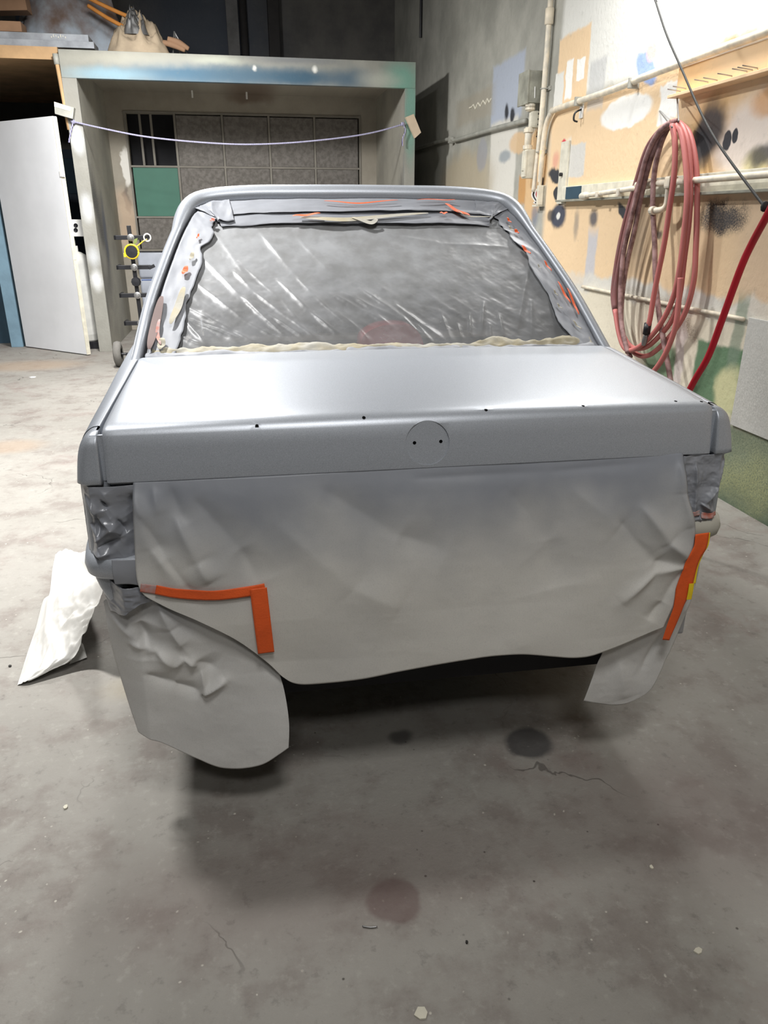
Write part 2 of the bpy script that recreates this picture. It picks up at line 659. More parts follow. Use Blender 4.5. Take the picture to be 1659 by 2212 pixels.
PEACH, PEACH2, ORANGE = lin(230, 202, 164), lin(216, 182, 138), lin(214, 158, 98)
WHITE, OFFW, CREAM = lin(240, 240, 236), lin(222, 222, 216), lin(224, 216, 196)
GREY, BLUEGREY, BLACKP = lin(178, 180, 182), lin(172, 180, 194), lin(52, 54, 60)
GREEN, DGREEN, YELG = lin(98, 128, 98), lin(66, 88, 70), lin(206, 204, 160)
R = dict(rect=True)
wall_marks = [
    # big coats
    dict(c=(4.0, 3.2), h=(1.45, 1.2), col=OFFW, s=0.03, j='crisp', rect=True),
    dict(c=(3.55, 1.42), h=(1.98, 0.56), col=PEACH, s=0.03, j='crisp', rect=True),
    dict(c=(1.0, 1.42), h=(2.2, 0.56), col=lin(216, 190, 160), s=0.05, j='rough', rect=True),
    wb(1203, 72, 1268, 240, PEACH, s=0.06, **R),
    wb(1130, 285, 1180, 470, PEACH2, s=0.12, j='rough'),
    wb(1062, 130, 1128, 262, BLUEGREY, s=0.10, **R),
    wb(1057, 262, 1112, 440, lin(214, 212, 204), s=0.08, **R),
    wb(1100, 285, 1142, 330, PEACH2, s=0.2, o=0.8),
    wb(950, 330, 1055, 460, lin(176, 164, 140), s=0.3, j='rough', o=0.8),
    wb(1030, 300, 1052, 370, lin(150, 152, 160), s=0.2, o=0.7),
    wb(985, 205, 1060, 262, lin(160, 152, 136), s=0.3, o=0.6, **R),
    # strokes
    wb(1198, 158, 1216, 235, OFFW, s=0.08, **R),
    wb(1222, 132, 1236, 213, WHITE, s=0.08, **R),
    wb(1246, 125, 1262, 173, WHITE, s=0.08, **R),
    wb(1272, 130, 1305, 235, GREY, s=0.15, o=0.6, **R),
    wb(1296, 208, 1404, 276, WHITE, s=0.10),
    wb(1425, 190, 1465, 258, WHITE, s=0.12, j='rough', **R),
    wb(1368, 122, 1423, 174, lin(150, 172, 216), s=0.18, a=0.5),
    wb(1396, 92, 1420, 130, lin(238, 190, 184), s=0.3),
    wb(1226, 312, 1262, 382, lin(206, 204, 198), s=0.10, j='crisp', **R),
    wb(1212, 305, 1228, 440, OFFW, s=0.15, **R),
    wb(1213, 300, 1223, 318, lin(206, 60, 76), s=0.3),
    wb(1193, 330, 1207, 362, lin(216, 140, 128), s=0.5, o=0.6),
    # right hand sprays
    wb(1475, 90, 1659, 170, ORANGE, s=0.4, j='rough', o=0.85),
    wb(1590, 100, 1680, 150, lin(214, 140, 84), s=0.4, o=0.7),
    wb(1470, 210, 1600, 400, lin(206, 166, 104), s=0.35, j='rough', o=0.7),
    wb(1545, 215, 1690, 390, lin(232, 222, 214), s=0.3, j='rough', o=0.9),
    wb(1625, 190, 1700, 250, ORANGE, s=0.4, o=0.7),
    wb(1605, 325, 1660, 385, lin(216, 206, 130), s=0.5, o=0.6),
    wb(1500, 228, 1560, 350, BLACKP, s=0.45, a=0.15, j='rough', o=0.95),
    wb(1490, 280, 1535, 360, BLACKP, s=0.45, j='rough', o=0.9),
    wb(1618, 310, 1690, 365, BLACKP, s=0.5, j='rough', o=0.85),
    wb(1562, 283, 1580, 326, BLACKP, s=0.12, a=-0.2),
    wb(1582, 273, 1594, 306, BLACKP, s=0.12, a=-0.2),
    wb(1506, 432, 1612, 512, BLACKP, s=0.28, j='rough', grain=1),
    wb(1520, 440, 1600, 500, BLACKP, s=0.4, j='rough', o=0.8),
    wb(1330, 452, 1362, 474, BLACKP, s=0.25, a=0.5, j='rough'),
    wb(1273, 458, 1290, 490, lin(80, 82, 92), s=0.5, o=0.9),
    wb(1240, 455, 1250, 512, lin(120, 118, 118), s=0.6, o=0.6),
    wb(1368, 420, 1400, 600, lin(110, 98, 88), s=0.7, o=0.55, j='rough'),
    wb(1380, 330, 1425, 440, lin(150, 120, 84), s=0.7, o=0.6, j='rough'),
    wb(1510, 500, 1530, 660, lin(150, 124, 96), s=0.7, o=0.6),
    wb(1418, 498, 1430, 516, BLACKP, s=0.5, o=0.8),
    # left hand sprays
    wb(1184, 358, 1214, 392, BLACKP, s=0.25, j='rough'),
    wb(1195, 404, 1210, 432, BLACKP, s=0.15),
    wb(1190, 440, 1222, 492, lin(70, 74, 88), s=0.25),
    wb(1182, 452, 1200, 480, BLACKP, s=0.3, o=0.8),
    wb(1202, 460, 1210, 474, OFFW, s=0.3),
    wb(1148, 442, 1162, 490, lin(110, 120, 140), s=0.6, o=0.7),
    wb(1090, 226, 1098, 260, BLACKP, s=0.45),
    wb(1102, 232, 1112, 264, BLACKP, s=0.35),
    wb(1078, 325, 1102, 352, lin(140, 150, 158), s=0.35, o=0.8),
    wb(1265, 500, 1285, 640, lin(186, 192, 204), s=0.25, o=0.8, **R),
    wb(1120, 380, 1135, 440, lin(196, 150, 96), s=0.25, **R),
    # lower wall
    dict(c=(3.6, 0.45), h=(2.6, 0.42), col=CREAM, s=0.06, j='rough', rect=True),
    dict(c=(3.9, 0.88), h=(1.1, 0.05), col=lin(212, 210, 202), s=0.5, j='rough', rect=True),
    wb(1345, 640, 1500, 680, lin(150, 140, 124), s=0.6, j='wild', grain=1, o=0.8),
    wb(1430, 660, 1520, 720, lin(128, 112, 96), s=0.5, j='wild', grain=1, o=0.8),
    wb(1388, 730, 1462, 830, lin(92, 124, 92), s=0.35, j='rough', o=0.9),
    wb(1455, 690, 1480, 860, lin(206, 196, 192), s=0.3, j='rough', o=0.9),
    wb(1495, 742, 1600, 880, GREEN, s=0.08, **R),
    wb(1545, 790, 1600, 900, YELG, s=0.3, j='rough', o=0.95),
    wb(1582, 640, 1606, 800, lin(120, 138, 120), s=0.3, o=0.7, **R),
    dict(c=(2.3, 0.16), h=(3.0, 0.23), col=DGREEN, s=0.15, j='rough', rect=True, o=0.9),
    dict(c=(2.8, 0.25), h=(0.4, 0.12), col=lin(150, 158, 130), s=0.8, j='wild', grain=1, o=0.8),
    dict(c=(2.9, 0.12), h=(0.3, 0.1), col=lin(170, 172, 120), s=0.8, j='wild', grain=1, o=0.6),
]
kw_ = blob_material('right_wall_painted_plaster', 0, lin(150, 150, 142), lin(182, 181, 172), wall_marks, 0.8, 0.35, 28.0, 1.6)
MAT['wall_right'] = kw_.m
MAT['wall_back'] = blob_material('back_wall_concrete', 1, lin(86, 85, 84), lin(108, 106, 102),
                                 [dict(c=(-0.2, 3.3), h=(0.8, 1.5), col=lin(70, 78, 92), s=0.6, o=0.8, j='rough')], 0.85, 0.3).m
MAT['wall_plain'] = pm('grey_wall_paint', lin(128, 128, 126), 0.85, var=0.15, vs=2, bump=0.2)
MAT['ceiling'] = pm('dark_ceiling', lin(92, 92, 92), 0.9, var=0.15, vs=2)


def floor_mat():
    k = NB('stained_concrete_floor')
    v = k.coord((1, 1, 0))
    n1 = k.noise(v, 0.9, 6.0, 0.6)
    n2 = k.noise(v, 5.0, 6.0, 0.65)
    n3 = k.noise(v, 26.0, 5.0, 0.7)
    col = k.mix(k.rng(n1.outputs[0], 0.35, 0.65), lin(138, 135, 129), lin(150, 147, 141))
    col = k.mix(k.rng(n2.outputs[0], 0.46, 0.66, 0, 0.55), col, lin(112, 102, 97))
    col = k.mix(k.rng(k.noise(k.jitter(v, 2.0, 0.6), 2.1, 5.0, 0.65).outputs[0], 0.54, 0.70, 0, 0.40), col, lin(118, 98, 94))
    col = k.mix(k.rng(n3.outputs[0], 0.54, 0.70, 0, 0.5), col, lin(160, 158, 151))
    col = k.mix(k.rng(n3.outputs[0], 0.44, 0.30, 0, 0.32), col, lin(86, 81, 78))
    # pale specks
    sp = k.n('ShaderNodeTexVoronoi')
    sp.inputs['Scale'].default_value = 34.0
    k.l(k.jitter(v, 8.0, 0.05), sp.inputs['Vector'])
    spk = k.math('MULTIPLY', k.rng(sp.outputs['Distance'], 0.12, 0.05), k.rng(n2.outputs[0], 0.5, 0.6))
    col = k.mix(spk, col, lin(186, 182, 172))
    sd = k.n('ShaderNodeTexVoronoi')
    sd.inputs['Scale'].default_value = 21.0
    k.l(v, sd.inputs['Vector'])
    col = k.mix(k.math('MULTIPLY', k.rng(sd.outputs['Distance'], 0.08, 0.03), k.rng(n1.outputs[0], 0.5, 0.55)), col, lin(60, 56, 52))
    jv = k.jitter(v, 14.0, 0.035)
    for u, vv, hx, hy, c, o, s in [
        (865, 1592, 0.030, 0.028, lin(58, 57, 57), 0.7, 0.4), (1140, 1605, 0.062, 0.058, lin(56, 56, 58), 0.8, 0.18),
        (850, 1945, 0.052, 0.052, lin(96, 76, 74), 0.6, 0.15), (60, 790, 0.45, 0.25, lin(158, 138, 118), 0.6, 0.5),
        (20, 965, 0.18, 0.14, lin(156, 136, 116), 0.5, 0.5), (1500, 1760, 0.3, 0.2, lin(96, 80, 78), 0.35, 0.6),
        (700, 1900, 0.45, 0.14, lin(100, 84, 80), 0.35, 0.6), (480, 1180, 0.5, 0.5, lin(100, 97, 95), 0.4, 0.7),
        (330, 1480, 0.12, 0.06, lin(170, 156, 96), 0.25, 0.6), (260, 1500, 0.16, 0.09, lin(150, 146, 140), 0.4, 0.6)]:
        p = rzp(u, vv)
        f = k.blob(jv, 2, (p.x, p.y), (hx, hy), 0.0, s)
        col = k.mix(k.math('MULTIPLY', f, o), col, c)
    # hairline cracks
    cv = k.n('ShaderNodeTexVoronoi', feature='DISTANCE_TO_EDGE')
    cv.inputs['Scale'].default_value = 1.15
    k.l(k.jitter(k.jitter(v, 2.2, 0.45), 11.0, 0.09), cv.inputs['Vector'])
    crack = k.math('MULTIPLY', k.rng(cv.outputs['Distance'], 0.004, 0.001), k.rng(k.noise(v, 1.7, 2.0).outputs[0], 0.52, 0.60))
    col = k.mix(k.math('MULTIPLY', crack, 0.55), col, lin(52, 46, 43))
    k.l(col, k.b.inputs['Base Color'])
    k.b.inputs['Roughness'].default_value = 0.72
    k.b.inputs['Specular IOR Level'].default_value = 0.3
    h = k.math('SUBTRACT', k.noise(v, 60.0, 5.0, 0.7).outputs[0], k.math('MULTIPLY', crack, 0.8))
    k.bump(h, 0.30, 0.008)
    return k.m


MAT['floor'] = floor_mat()
XL, YB, YF, HC = -6.5, 11.1, -5.0, 4.7
quad_wall('floor', (XL - 0.1, YF - 0.1, -0.1), (WX + 0.1, YB + 0.1, 0.0), 'floor', 'worn stained grey concrete workshop floor')
quad_wall('wall_right', (WX, YF, 0.0), (WX + 0.1, YB, HC), 'wall_right', 'right wall with peach and white patchy paint and black spray marks')
quad_wall('wall_back', (XL, YB, 0.0), (WX, YB + 0.1, HC), 'wall_back', 'dark concrete back wall rising above the alcove')
quad_wall('wall_left', (XL - 0.1, YF, 0.0), (XL, YB, HC), 'wall_plain', 'grey wall on the left of the workshop')
quad_wall('wall_front', (XL, YF - 0.1, 0.0), (WX, YF, HC), 'wall_plain', 'grey workshop wall opposite the alcove')
quad_wall('ceiling', (XL - 0.1, YF - 0.1, HC), (WX + 0.1, YB + 0.1, HC + 0.1), 'ceiling', 'dark workshop ceiling high above')

# ------------------------------------------------------------------ the car
car = thing('car', CAR, (0, 1.9, 0), 'silver saloon car in fresh satin basecoat with masked rear window', 'car')
NWIN = Vector((0, -0.38, 0.53)).normalized()          # rear window plane normal
WUP = Vector((0, 0.53, 0.38)).normalized()
# rear window opening, right half (x, y, z)
HALF = [(.627, .585, .934), (.615, .67, .995), (.600, .765, 1.063), (.572, .88, 1.146), (.548, .97, 1.21), (.525, 1.04, 1.26),
        (.494, 1.095, 1.30), (.445, 1.120, 1.317), (.32, 1.133, 1.327), (.17, 1.136, 1.329), (0, 1.137, 1.330)]
HALFX = [(.640, .535, .898)] + HALF
ARCH = [(-x, y, z) for x, y, z in HALFX] + [p for p in HALFX[-2::-1]]
NA = 97
ARC = catmull(ARCH, NA)
tan = np.gradient(ARC, axis=0)
tan /= np.linalg.norm(tan, axis=1)[:, None]
OUTW = np.cross(np.array(NWIN)[None], tan)
OUTW /= np.linalg.norm(OUTW, axis=1)[:, None]
if OUTW[NA // 2][2] < 0:
    OUTW = -OUTW


def arch_off(o, n, top=1.0):
    s = 1 + (top - 1) * np.clip((ARC[:, 2] - 1.24) / 0.08, 0, 1)[:, None]
    return ARC + OUTW * o * s + np.array(NWIN)[None] * n * s


rows = [arch_off(0.0, -0.03), arch_off(0.0, -0.002, 2.0), arch_off(0.003, 0.005, 2.4), arch_off(0.008, 0.008, 2.5),
        arch_off(0.014, 0.008, 2.5), arch_off(0.021, 0.003, 2.5)]
last = arch_off(0.027, -0.009, 2.5)
rows.append(last)
for f in (0.12, 0.35, 0.7, 1.0):
    r = last.copy()
    r[:, 1] = last[:, 1] * (1 - f) + 2.0 * f
    r[:, 0] *= 1 + 0.05 * f * (1 - f)
    up = np.clip((last[:, 2] - 1.24) / 0.1, 0, 1)
    r[:, 2] += up * 0.022 * math.sin(math.pi * min(1, f * 0.6 + .1))
    rows.append(r)
fr = rows[-1].copy()
fr[:, 1] += 0.05 + (1.36 - fr[:, 2]) * 1.55
fr[:, 2] -= 0.008
rows.append(fr)
A = catmull(np.array(rows), 45)
mk('roof_shell', A.reshape(-1, 3), gridfaces(A.shape[0], NA), 'silver', car, smooth=True, solid=0.003)
# windscreen
n = NA
W = np.array([fr * np.array([s, 1, 1]) for s in (1.0, 0.6, 0.2, 0.0)])
W[:, :, 1] += np.array([0, .02, .03, .035])[:, None]
mk('windscreen', W.reshape(-1, 3), gridfaces(4, NA), 'dark_glass', car, smooth=True)
# side window panels (dark glass, a little proud of the pillar skin)
for s in (-1, 1):
    V = []
    for z in (0.955, 1.10, 1.25):
        x0 = np.interp(z, [p[2] for p in HALF], [p[0] for p in HALF]) + 0.036
        ys = np.interp(z, [p[2] for p in HALF], [p[1] for p in HALF])
        for f in np.linspace(0, 1, 8):
            y0, y1 = ys + 0.22, 2.0 + (1.36 - z) * 1.45
            yy = y0 + (y1 - y0) * f
            V.append((s * (x0 * (1 + 0.012) + 0.004), yy, z))
    mk('side_window', V, gridfaces(3, 8), 'dark_glass', car, smooth=True)


# quarter panel: upper skin with the rear corner
def prof(y):
    ys = [0.0, 0.15, 0.3, 0.6, 1.0, 1.6, 2.2, 3.0, 3.8]
    zt = np.interp(y, ys, [.897, .907, .917, .936, .938, .935, .93, .90, .84])
    dx = np.interp(y, ys, [0, .006, .010, .020, .045, .075, .08, .075, .03])
    xs = np.array([.6305, .6305, .635, .648, .662, .672, .678, .668, .645, .6305])
    wgt = np.array([0.10, .10, .12, .35, .75, .95, 1.0, .95, .3, .1])
    zs = np.array([zt - .04, zt - .005, zt - .0005, zt - .004, zt - .018, zt - .046, .802, .797, .797, .806])
    return np.stack([xs + dx * wgt, np.full(10, y), zs], 1)


def slope(P, fade=1.0):
    z = P[:, 2]
    P = P.copy()
    P[:, 1] -= 0.018 * np.clip((0.90 - z) / 0.09, 0, 1) * fade
    return P


def polyround(q):
    return np.concatenate([catmull(q[:7], 25), polyline(q[6:], 16)[1:]])


def quarter(s):
    W_ = catmull(np.arange(7.0)[:, None], 30)[:, 0]

    def skin(k, y):
        q = catmull(prof(max(y, 0.0))[:7], 25)
        return q[k]
    # rear corner: rows run down the profile, columns run from the lid gap round to the side
    rows_ = []
    for k in range(8, 25):
        x0, _, z0 = skin(k, 0.0)
        yr = -0.018 * min(max((0.90 - z0) / 0.10, 0), 1) - 0.002
        zt0 = .897
        rd = .026
        up = z0 - (zt0 - rd)
        if up > 0:
            yr += rd - math.sqrt(max(rd * rd - up * up, 0))
        xi = .6305
        rc_ = min(.022, max(.004, (x0 - xi) * .55))
        row = [(xi, yr + .035, z0), (xi, yr + .003, z0), (xi + .0015, yr, z0)]
        for f in (.25, .5, .75):
            row.append((xi + .0015 + (x0 - rc_ - xi - .0015) * f, yr, z0))
        for a in np.linspace(0, math.pi / 2, 9):
            row.append((x0 - rc_ + rc_ * math.sin(a), yr + rc_ * (1 - math.cos(a)), z0))
        for y in (.05, .07, .09):
            q = skin(k, y)
            f = y / .09
            row.append((x0 * (1 - f) + q[0] * f, max(y, yr + rc_ + .004 * (y / .05)), z0 * (1 - f) + q[2] * f))
        rows_.append(row)
    low_ = [(p[0] * 1.0 - (.006 if i > 6 else 0), p[1] + .006, .797) for i, p in enumerate(rows_[-1])]
    low2 = [(min(p[0], .64), p[1] + .03, .797) for p in rows_[-1]]
    C_ = np.array(rows_ + [low_, low2])
    C_[:, :, 0] *= s
    mk('panel_corner', C_.reshape(-1, 3), gridfaces(C_.shape[0], C_.shape[1]), 'silver', car, smooth=True)
    secs = []
    for y in (.0, 0.012, .040, .055, .07, .085, 0.12, 0.22, 0.34, 0.6, 1.0, 1.6, 2.2, 3.0, 3.75):
        secs.append(prof(y))
    secs = secs[2:]
    S = np.array(secs)
    S = np.array([polyround(q) for q in S])
    S = np.concatenate([S[:5], catmull(S[4:], 90)[1:]])
    S[:, :, 0] *= s
    o = mk('quarter_panel', S.reshape(-1, 3), gridfaces(S.shape[0], 40), 'silver', car, smooth=True)
    # lower side skin with wheel arches
    secs = []
    for y, dx in ((.010, -.055), (.001, -.035), (.000, -.016), (.006, -.005), (.02, 0), (.05, 0), (.12, 0), (.25, 0), (.6, 0), (1.0, 0), (1.6, 0), (2.2, 0), (3.0, 0), (3.5, 0), (3.75, 0)):
        ex = prof(max(y, 0))[6][0] - .004
        k = np.interp(y, [0, .05, .12, .25], [-.004, 0, 0.004, 0.006])
        tk = np.interp(y, [0, .3, .9], [1, .8, 0])
        secs.append([(ex + dx, y, .803), (ex + .004 + k + dx, y, .74), (ex + .006 + k + dx, y, .66), (ex + .002 + k + dx, y, .58), (ex - .004 - .05 * tk + dx, y, .46), (ex - .03 - .08 * tk + dx, y, .30), (ex - .07 - .08 * tk + dx, y, .24)])
    L = np.array([catmull(q, 36) for q in np.array(secs)])
    L = catmull(L, 190)
    F = []
    nr, nc = L.shape[:2]
    for f in gridfaces(nr, nc):
        c = L.reshape(-1, 3)[list(f)].mean(0)
        if min(math.hypot(c[1] - .80, c[2] - .30), math.hypot(c[1] - 3.15, c[2] - .30)) < 0.335:
            continue
        F.append(f)
    L[:, :, 0] *= s
    mk('side_skin', L.reshape(-1, 3), F, 'silver', car, smooth=True)
    return o


quarter(-1)
quarter(1)
# drain slot in the left shoulder
a, b_ = czp(268, 801, .912), czp(257, 806, .905)
# bonnet
hb = []
for y in (2.45, 2.9, 3.4, 3.72):
    p = prof(y)
    hb.append([(x * (p[2][0] + .003), y, p[2][2] + .03 * (1 - x * x)) for x in np.linspace(-1, 1, 15)])
H = catmull(np.array(hb), 16)
mk('bonnet', H.reshape(-1, 3), gridfaces(16, 15), 'silver', car, smooth=True)
MB().box((-.70, 3.66, .30), (.70, 3.74, .83), bevel=.03).obj('nose_panel', 'silver', car)
MB().box((-.60, .06, .24), (.60, 3.66, .34)).box((-.55, .12, .34), (.55, .5, .60)).obj('underbody', 'dark', car)
MB().box((-.655, .022, .33), (.655, .05, .80), bevel=.006).obj('rear_panel', 'primer', car)
MB().box((-.62, .02, .80), (.62, .55, .83)).obj('boot_floor', 'dark', car)
# rain gutter channels beside the boot lid
for s in (-1, 1):
    V = []
    for y in np.linspace(.02, .60, 20):
        zt = np.interp(y, [0, .6], [.875, .915])
        V += [(s * .612, y, zt), (s * .648, y, zt)]
    mk('gutter', V, [(2 * i, 2 * i + 1, 2 * i + 3, 2 * i + 2) for i in range(19)], 'silver', car)
    MB().box((s * .612, .004, .80), (s * .645, .012, .89)).obj('gutter_end', 'silver', car)

# boot lid: closed solid, holes and roundel seat cut in
prf = [(.574, .925), (.573, .9350), (.568, .9380), (.45, .9325), (.3, .9245), (.15, .9155), (.07, .9095), (.034, .9065), (.015, .9030), (.004, .8970),
       (-.001, .888), (-.006, .862), (-.011, .836), (-.0155, .808), (-.0160, .8015), (-.0125, .7975), (.0, .7965)]
xs = np.r_[-1, -.9985, -.994, -.985, np.linspace(-.96, .96, 49), .985, .994, .9985, 1]
V = []
for (y, z) in prf:
    hw = np.interp(y, [0, .573], [.6215, .6290])
    for t in xs:
        edge = max(0, (abs(t) - .985) / .015)
        cr = .006 * (1 - t * t)
        drop = -.004 * edge ** 2 - (.03 if abs(t) == 1 else 0)
        topw = np.clip((y + .004) / .02, 0, 1)
        V.append((hw * t, y - (0.004 * (1 - t * t)) * (1 - topw) + (.02 if abs(t) == 1 else .003 * edge ** 2) * (1 - topw), z + (cr + drop) * max(topw, .15)))
V = np.array(V)
nr, nc = len(prf), len(xs)
V2 = V + np.array([0, .012, -.022])
V2[:, 0] *= .985
F = gridfaces(nr, nc)
N = nr * nc
FB = [tuple(i + N for i in f[::-1]) for f in F]
rim = list(range(nc)) + [i * nc + nc - 1 for i in range(1, nr)] + [(nr - 1) * nc + j for j in range(nc - 2, -1, -1)] + [i * nc for i in range(nr - 2, 0, -1)]
FS = [(rim[(i + 1) % len(rim)], rim[i], rim[i] + N, rim[(i + 1) % len(rim)] + N) for i in range(len(rim))]
lid = mk('boot_lid', np.concatenate([V, V2]), F + FB + FS, 'silver', car, smooth=True)
lid.data.materials.append(MAT['hole'])
bm = bmesh.new()
bm.from_mesh(lid.data)
bmesh.ops.recalc_face_normals(bm, faces=bm.faces)
bm.to_mesh(lid.data)
bm.free()


def cutter(specs):
    m = MB()
    for c, nrm, r, dep, seg in specs:
        nv = Vector(nrm).normalized()
        m.tube([Vector(c) + nv * 0.02, Vector(c) - nv * dep], r, n=seg)
    me = bpy.data.meshes.new('cut')
    me.from_pydata([tuple(Vector(v) - rootbase(car)) for v in m.V], [], m.F)
    o = bpy.data.objects.new('cut', me)
    COL.objects.link(o)
    o.parent = car
    bm = bmesh.new()
    bm.from_mesh(me)
    bmesh.ops.recalc_face_normals(bm, faces=bm.faces)
    bm.to_mesh(me)
    bm.free()
    return o


def cut(target, specs, dark):
    c = cutter(specs)
    c.data.materials.append(MAT['silver'])
    if dark:
        c.data.materials.append(MAT['hole'])
        for p in c.data.polygons:
            p.material_index = 1
    md = target.modifiers.new('cut', 'BOOLEAN')
    md.object = c
    md.operation = 'DIFFERENCE'
    md.solver = 'EXACT'
    bpy.context.view_layer.update()
    dg = bpy.context.evaluated_depsgraph_get()
    me = bpy.data.meshes.new_from_object(target.evaluated_get(dg))
    if len(me.polygons) > 500:
        target.modifiers.remove(md)
        target.data = me
    else:
        target.modifiers.remove(md)
    bpy.data.objects.remove(c)


FN = Vector((0, -.98, .19))
rc = cyp(924, 957, -.0125)
cut(lid, [((rc.x, -.0120, rc.z), FN, .0445, .0026, 72)], False)
hs = []
for u, v in [(243, 921), (312, 918), (554, 905), (786, 894), (1050, 882), (1260, 873), (1460, 865), (1516, 864)]:
    p = czp(u, v, .911 if 500 < u < 1300 else .9085)
    hs.append(((p.x, p.y, .908), (0, -.05, 1), .0036, .014, 16))
for u, v in [(896, 957), (953, 954)]:
    p = cyp(u, v, -.012)
    hs.append(((p.x, -.012, p.z), FN, .0036, .012, 16))
cut(lid, hs, True)
try:
    md = lid.modifiers.new('edges', 'EDGE_SPLIT')
    md.split_angle = math.radians(40)
except Exception:
    pass
print('lid polys', len(lid.data.polygons))

# rear lower trim band (bumper line) around the tail
for s in (-1, 1):
    V = []
    path = [(s * .45, -.026), (s * .60, -.026), (s * .655, -.018), (s * .682, .004), (s * .694, .05), (s * .704, .16), (s * .715, .40)]
    P = catmull(np.array(path), 40)
    for z, o in ((.648, -.012), (.644, 0), (.625, .006), (.607, .002), (.598, -.008), (.592, -.02)):
        for p in P:
            c = np.array([s * .45, .35])
            d = (p - c) / np.linalg.norm(p - c)
            q = p + d * o
            V.append((q[0], q[1], z))
    t_ = mk('bumper_trim', V, gridfaces(6, 40), 'silver' if s < 0 else 'unpainted', car, smooth=True)
    # tail light body behind the masking
    MB().box((s * .40, .002, .66), (s * .60, .03, .785), bevel=.012).obj('tail_light', 'red_seat', car)
# wheels
for y in (.80, 3.15):
    for s in (-1, 1):
        m = MB().lathe([(.17, -.09), (.22, -.095), (.275, -.09), (.297, -.07), (.30, 0), (.297, .07), (.275, .09), (.22, .095), (.17, .09)], (s * .60, y, .30), 'x', 40)
        wh = m.obj('wheel', 'rubber', car, smooth=True)
        MB().lathe([(.0, .055 * s), (.06, .06 * s), (.15, .045 * s), (.175, .085 * s), (.18, -.08 * s)], (s * .60, y, .30), 'x', 32).obj('rim', 'steel', wh, smooth=True)
# interior seen dimly through the film
MB().box((-.60, .62, .86), (.60, 1.02, .905)).obj('parcel_shelf', 'interior', car)
MB().box((-.56, 1.0, .40), (.56, 1.14, .915), bevel=.04).obj('rear_seat', 'interior_tan', car)
p = cyp(842, 706, .86)
V = catmull([(p.x - .095, .86, .905), (p.x - .085, .86, .945), (p.x - .03, .86, .972), (p.x + .05, .86, .972), (p.x + .085, .86, .945), (p.x + .10, .86, .905)], 30)
Vv = np.concatenate([V, V + np.array([0, .09, -.004]), np.array([[q[0], q[1], .90] for q in V])])
m = MB().prism([(q[0], q[2]) for q in V], 1, .82, .92)
m.obj('brake_lamp_hump', 'red_seat', car)
for s in (-1, 1):
    MB().box((s * .30 - .22, 1.55, .35), (s * .30 + .22, 1.68, 1.02), bevel=.05).box((s * .30 - .12, 1.57, 1.03), (s * .30 + .12, 1.66, 1.17), bevel=.04).obj('front_seat', 'interior', car)

# ------------------------------------------------------------------ masking on the car
WP0 = Vector((0, .585, .934))


def winp(u, v, off=0.0):
    """measured point on the rear window plane (car frame), as (x, s along the plane)"""
    o = CARI @ CAMP
    d = CARI.to_3x3() @ ray(u, v)
    t = ((WP0 + NWIN * off - o).dot(NWIN)) / d.dot(NWIN)
    q = o + d * t
    return q.x, (q - WP0).dot(WUP)


def wpt(x, s, n):
    return np.array(WP0) + np.array([1, 0, 0]) * x + np.array(WUP) * s + np.array(NWIN) * n


def wgrid(X, S, Nn):
    return np.array(WP0) + X[..., None] * np.array([1, 0, 0]) + S[..., None] * np.array(WUP) + Nn[..., None] * np.array(NWIN)


HS = np.array([((Vector(p) - WP0).dot(WUP), p[0]) for p in HALF])
SMAX = HS[:, 0].max()
film_folds = []
for poly, wd, ht in [
    ([(437, 549), (521, 630), (581, 669), (672, 730)], .012, .012), ([(503, 573), (551, 621), (633, 684), (700, 735)], .012, .010),
    ([(563, 494), (642, 585), (681, 627), (760, 700)], .012, .009), ([(599, 591), (672, 663), (732, 714)], .011, .012),
    ([(515, 555), (611, 639), (650, 690)], .010, .008), ([(470, 500), (540, 600), (600, 650)], .014, .006), ([(397, 681), (449, 742)], .008, .009),
    ([(379, 714), (449, 745)], .008, .009), ([(391, 675), (563, 742)], .009, .008), ([(397, 651), (506, 708), (563, 740)], .010, .009),
    ([(420, 600), (540, 690), (640, 745)], .012, .008), ([(530, 640), (620, 720), (650, 745)], .009, .009), ([(717, 621), (780, 657), (840, 690)], .012, .009),
    ([(729, 663), (780, 705), (800, 735)], .010, .008), ([(780, 485), (962, 515), (1100, 525)], .010, .006), ([(780, 610), (871, 677), (928, 731)], .012, .012),
    ([(740, 620), (874, 684)], .010, .008), ([(854, 647), (969, 734)], .011, .010), ([(955, 667), (976, 731)], .009, .009),
    ([(1016, 667), (1016, 731)], .009, .010), ([(1047, 643), (1040, 721)], .010, .012), ([(1080, 670), (1090, 725)], .009, .009),
    ([(1144, 569), (1117, 717)], .014, .010), ([(1178, 600), (1195, 700)], .013, .009), ([(990, 690), (1000, 735)], .007, .008),
    ([(900, 690), (940, 740)], .008, .009), ([(1150, 640), (1150, 720)], .010, .008), ([(640, 500), (760, 620), (850, 700)], .014, .007),
    ([(700, 500), (800, 580), (870, 660)], .016, .005), ([(1060, 690), (1062, 735)], .006, .008)]:
    q = [winp(*p) for p in poly]
    for a, b in zip(q[:-1], q[1:]):
        film_folds.append((a[0], a[1], b[0], b[1], wd, ht))
nu, nv = 330, 210
ss = np.linspace(0.004, SMAX - .006, nv)
hw = np.interp(ss, HS[:, 0], HS[:, 1]) - .008
tt = np.linspace(-1, 1, nu)
X = hw[:, None] * tt[None]
S = np.repeat(ss[:, None], nu, 1)
low = np.clip(1 - S / .45, 0, 1)
Nn = -.012 - .012 * np.sin(np.pi * np.clip(S / SMAX, 0, 1)) * (1 - tt[None] ** 2)
Nn += creases(X, S, film_folds) * .5
rot = (X * .75 + S * .65)
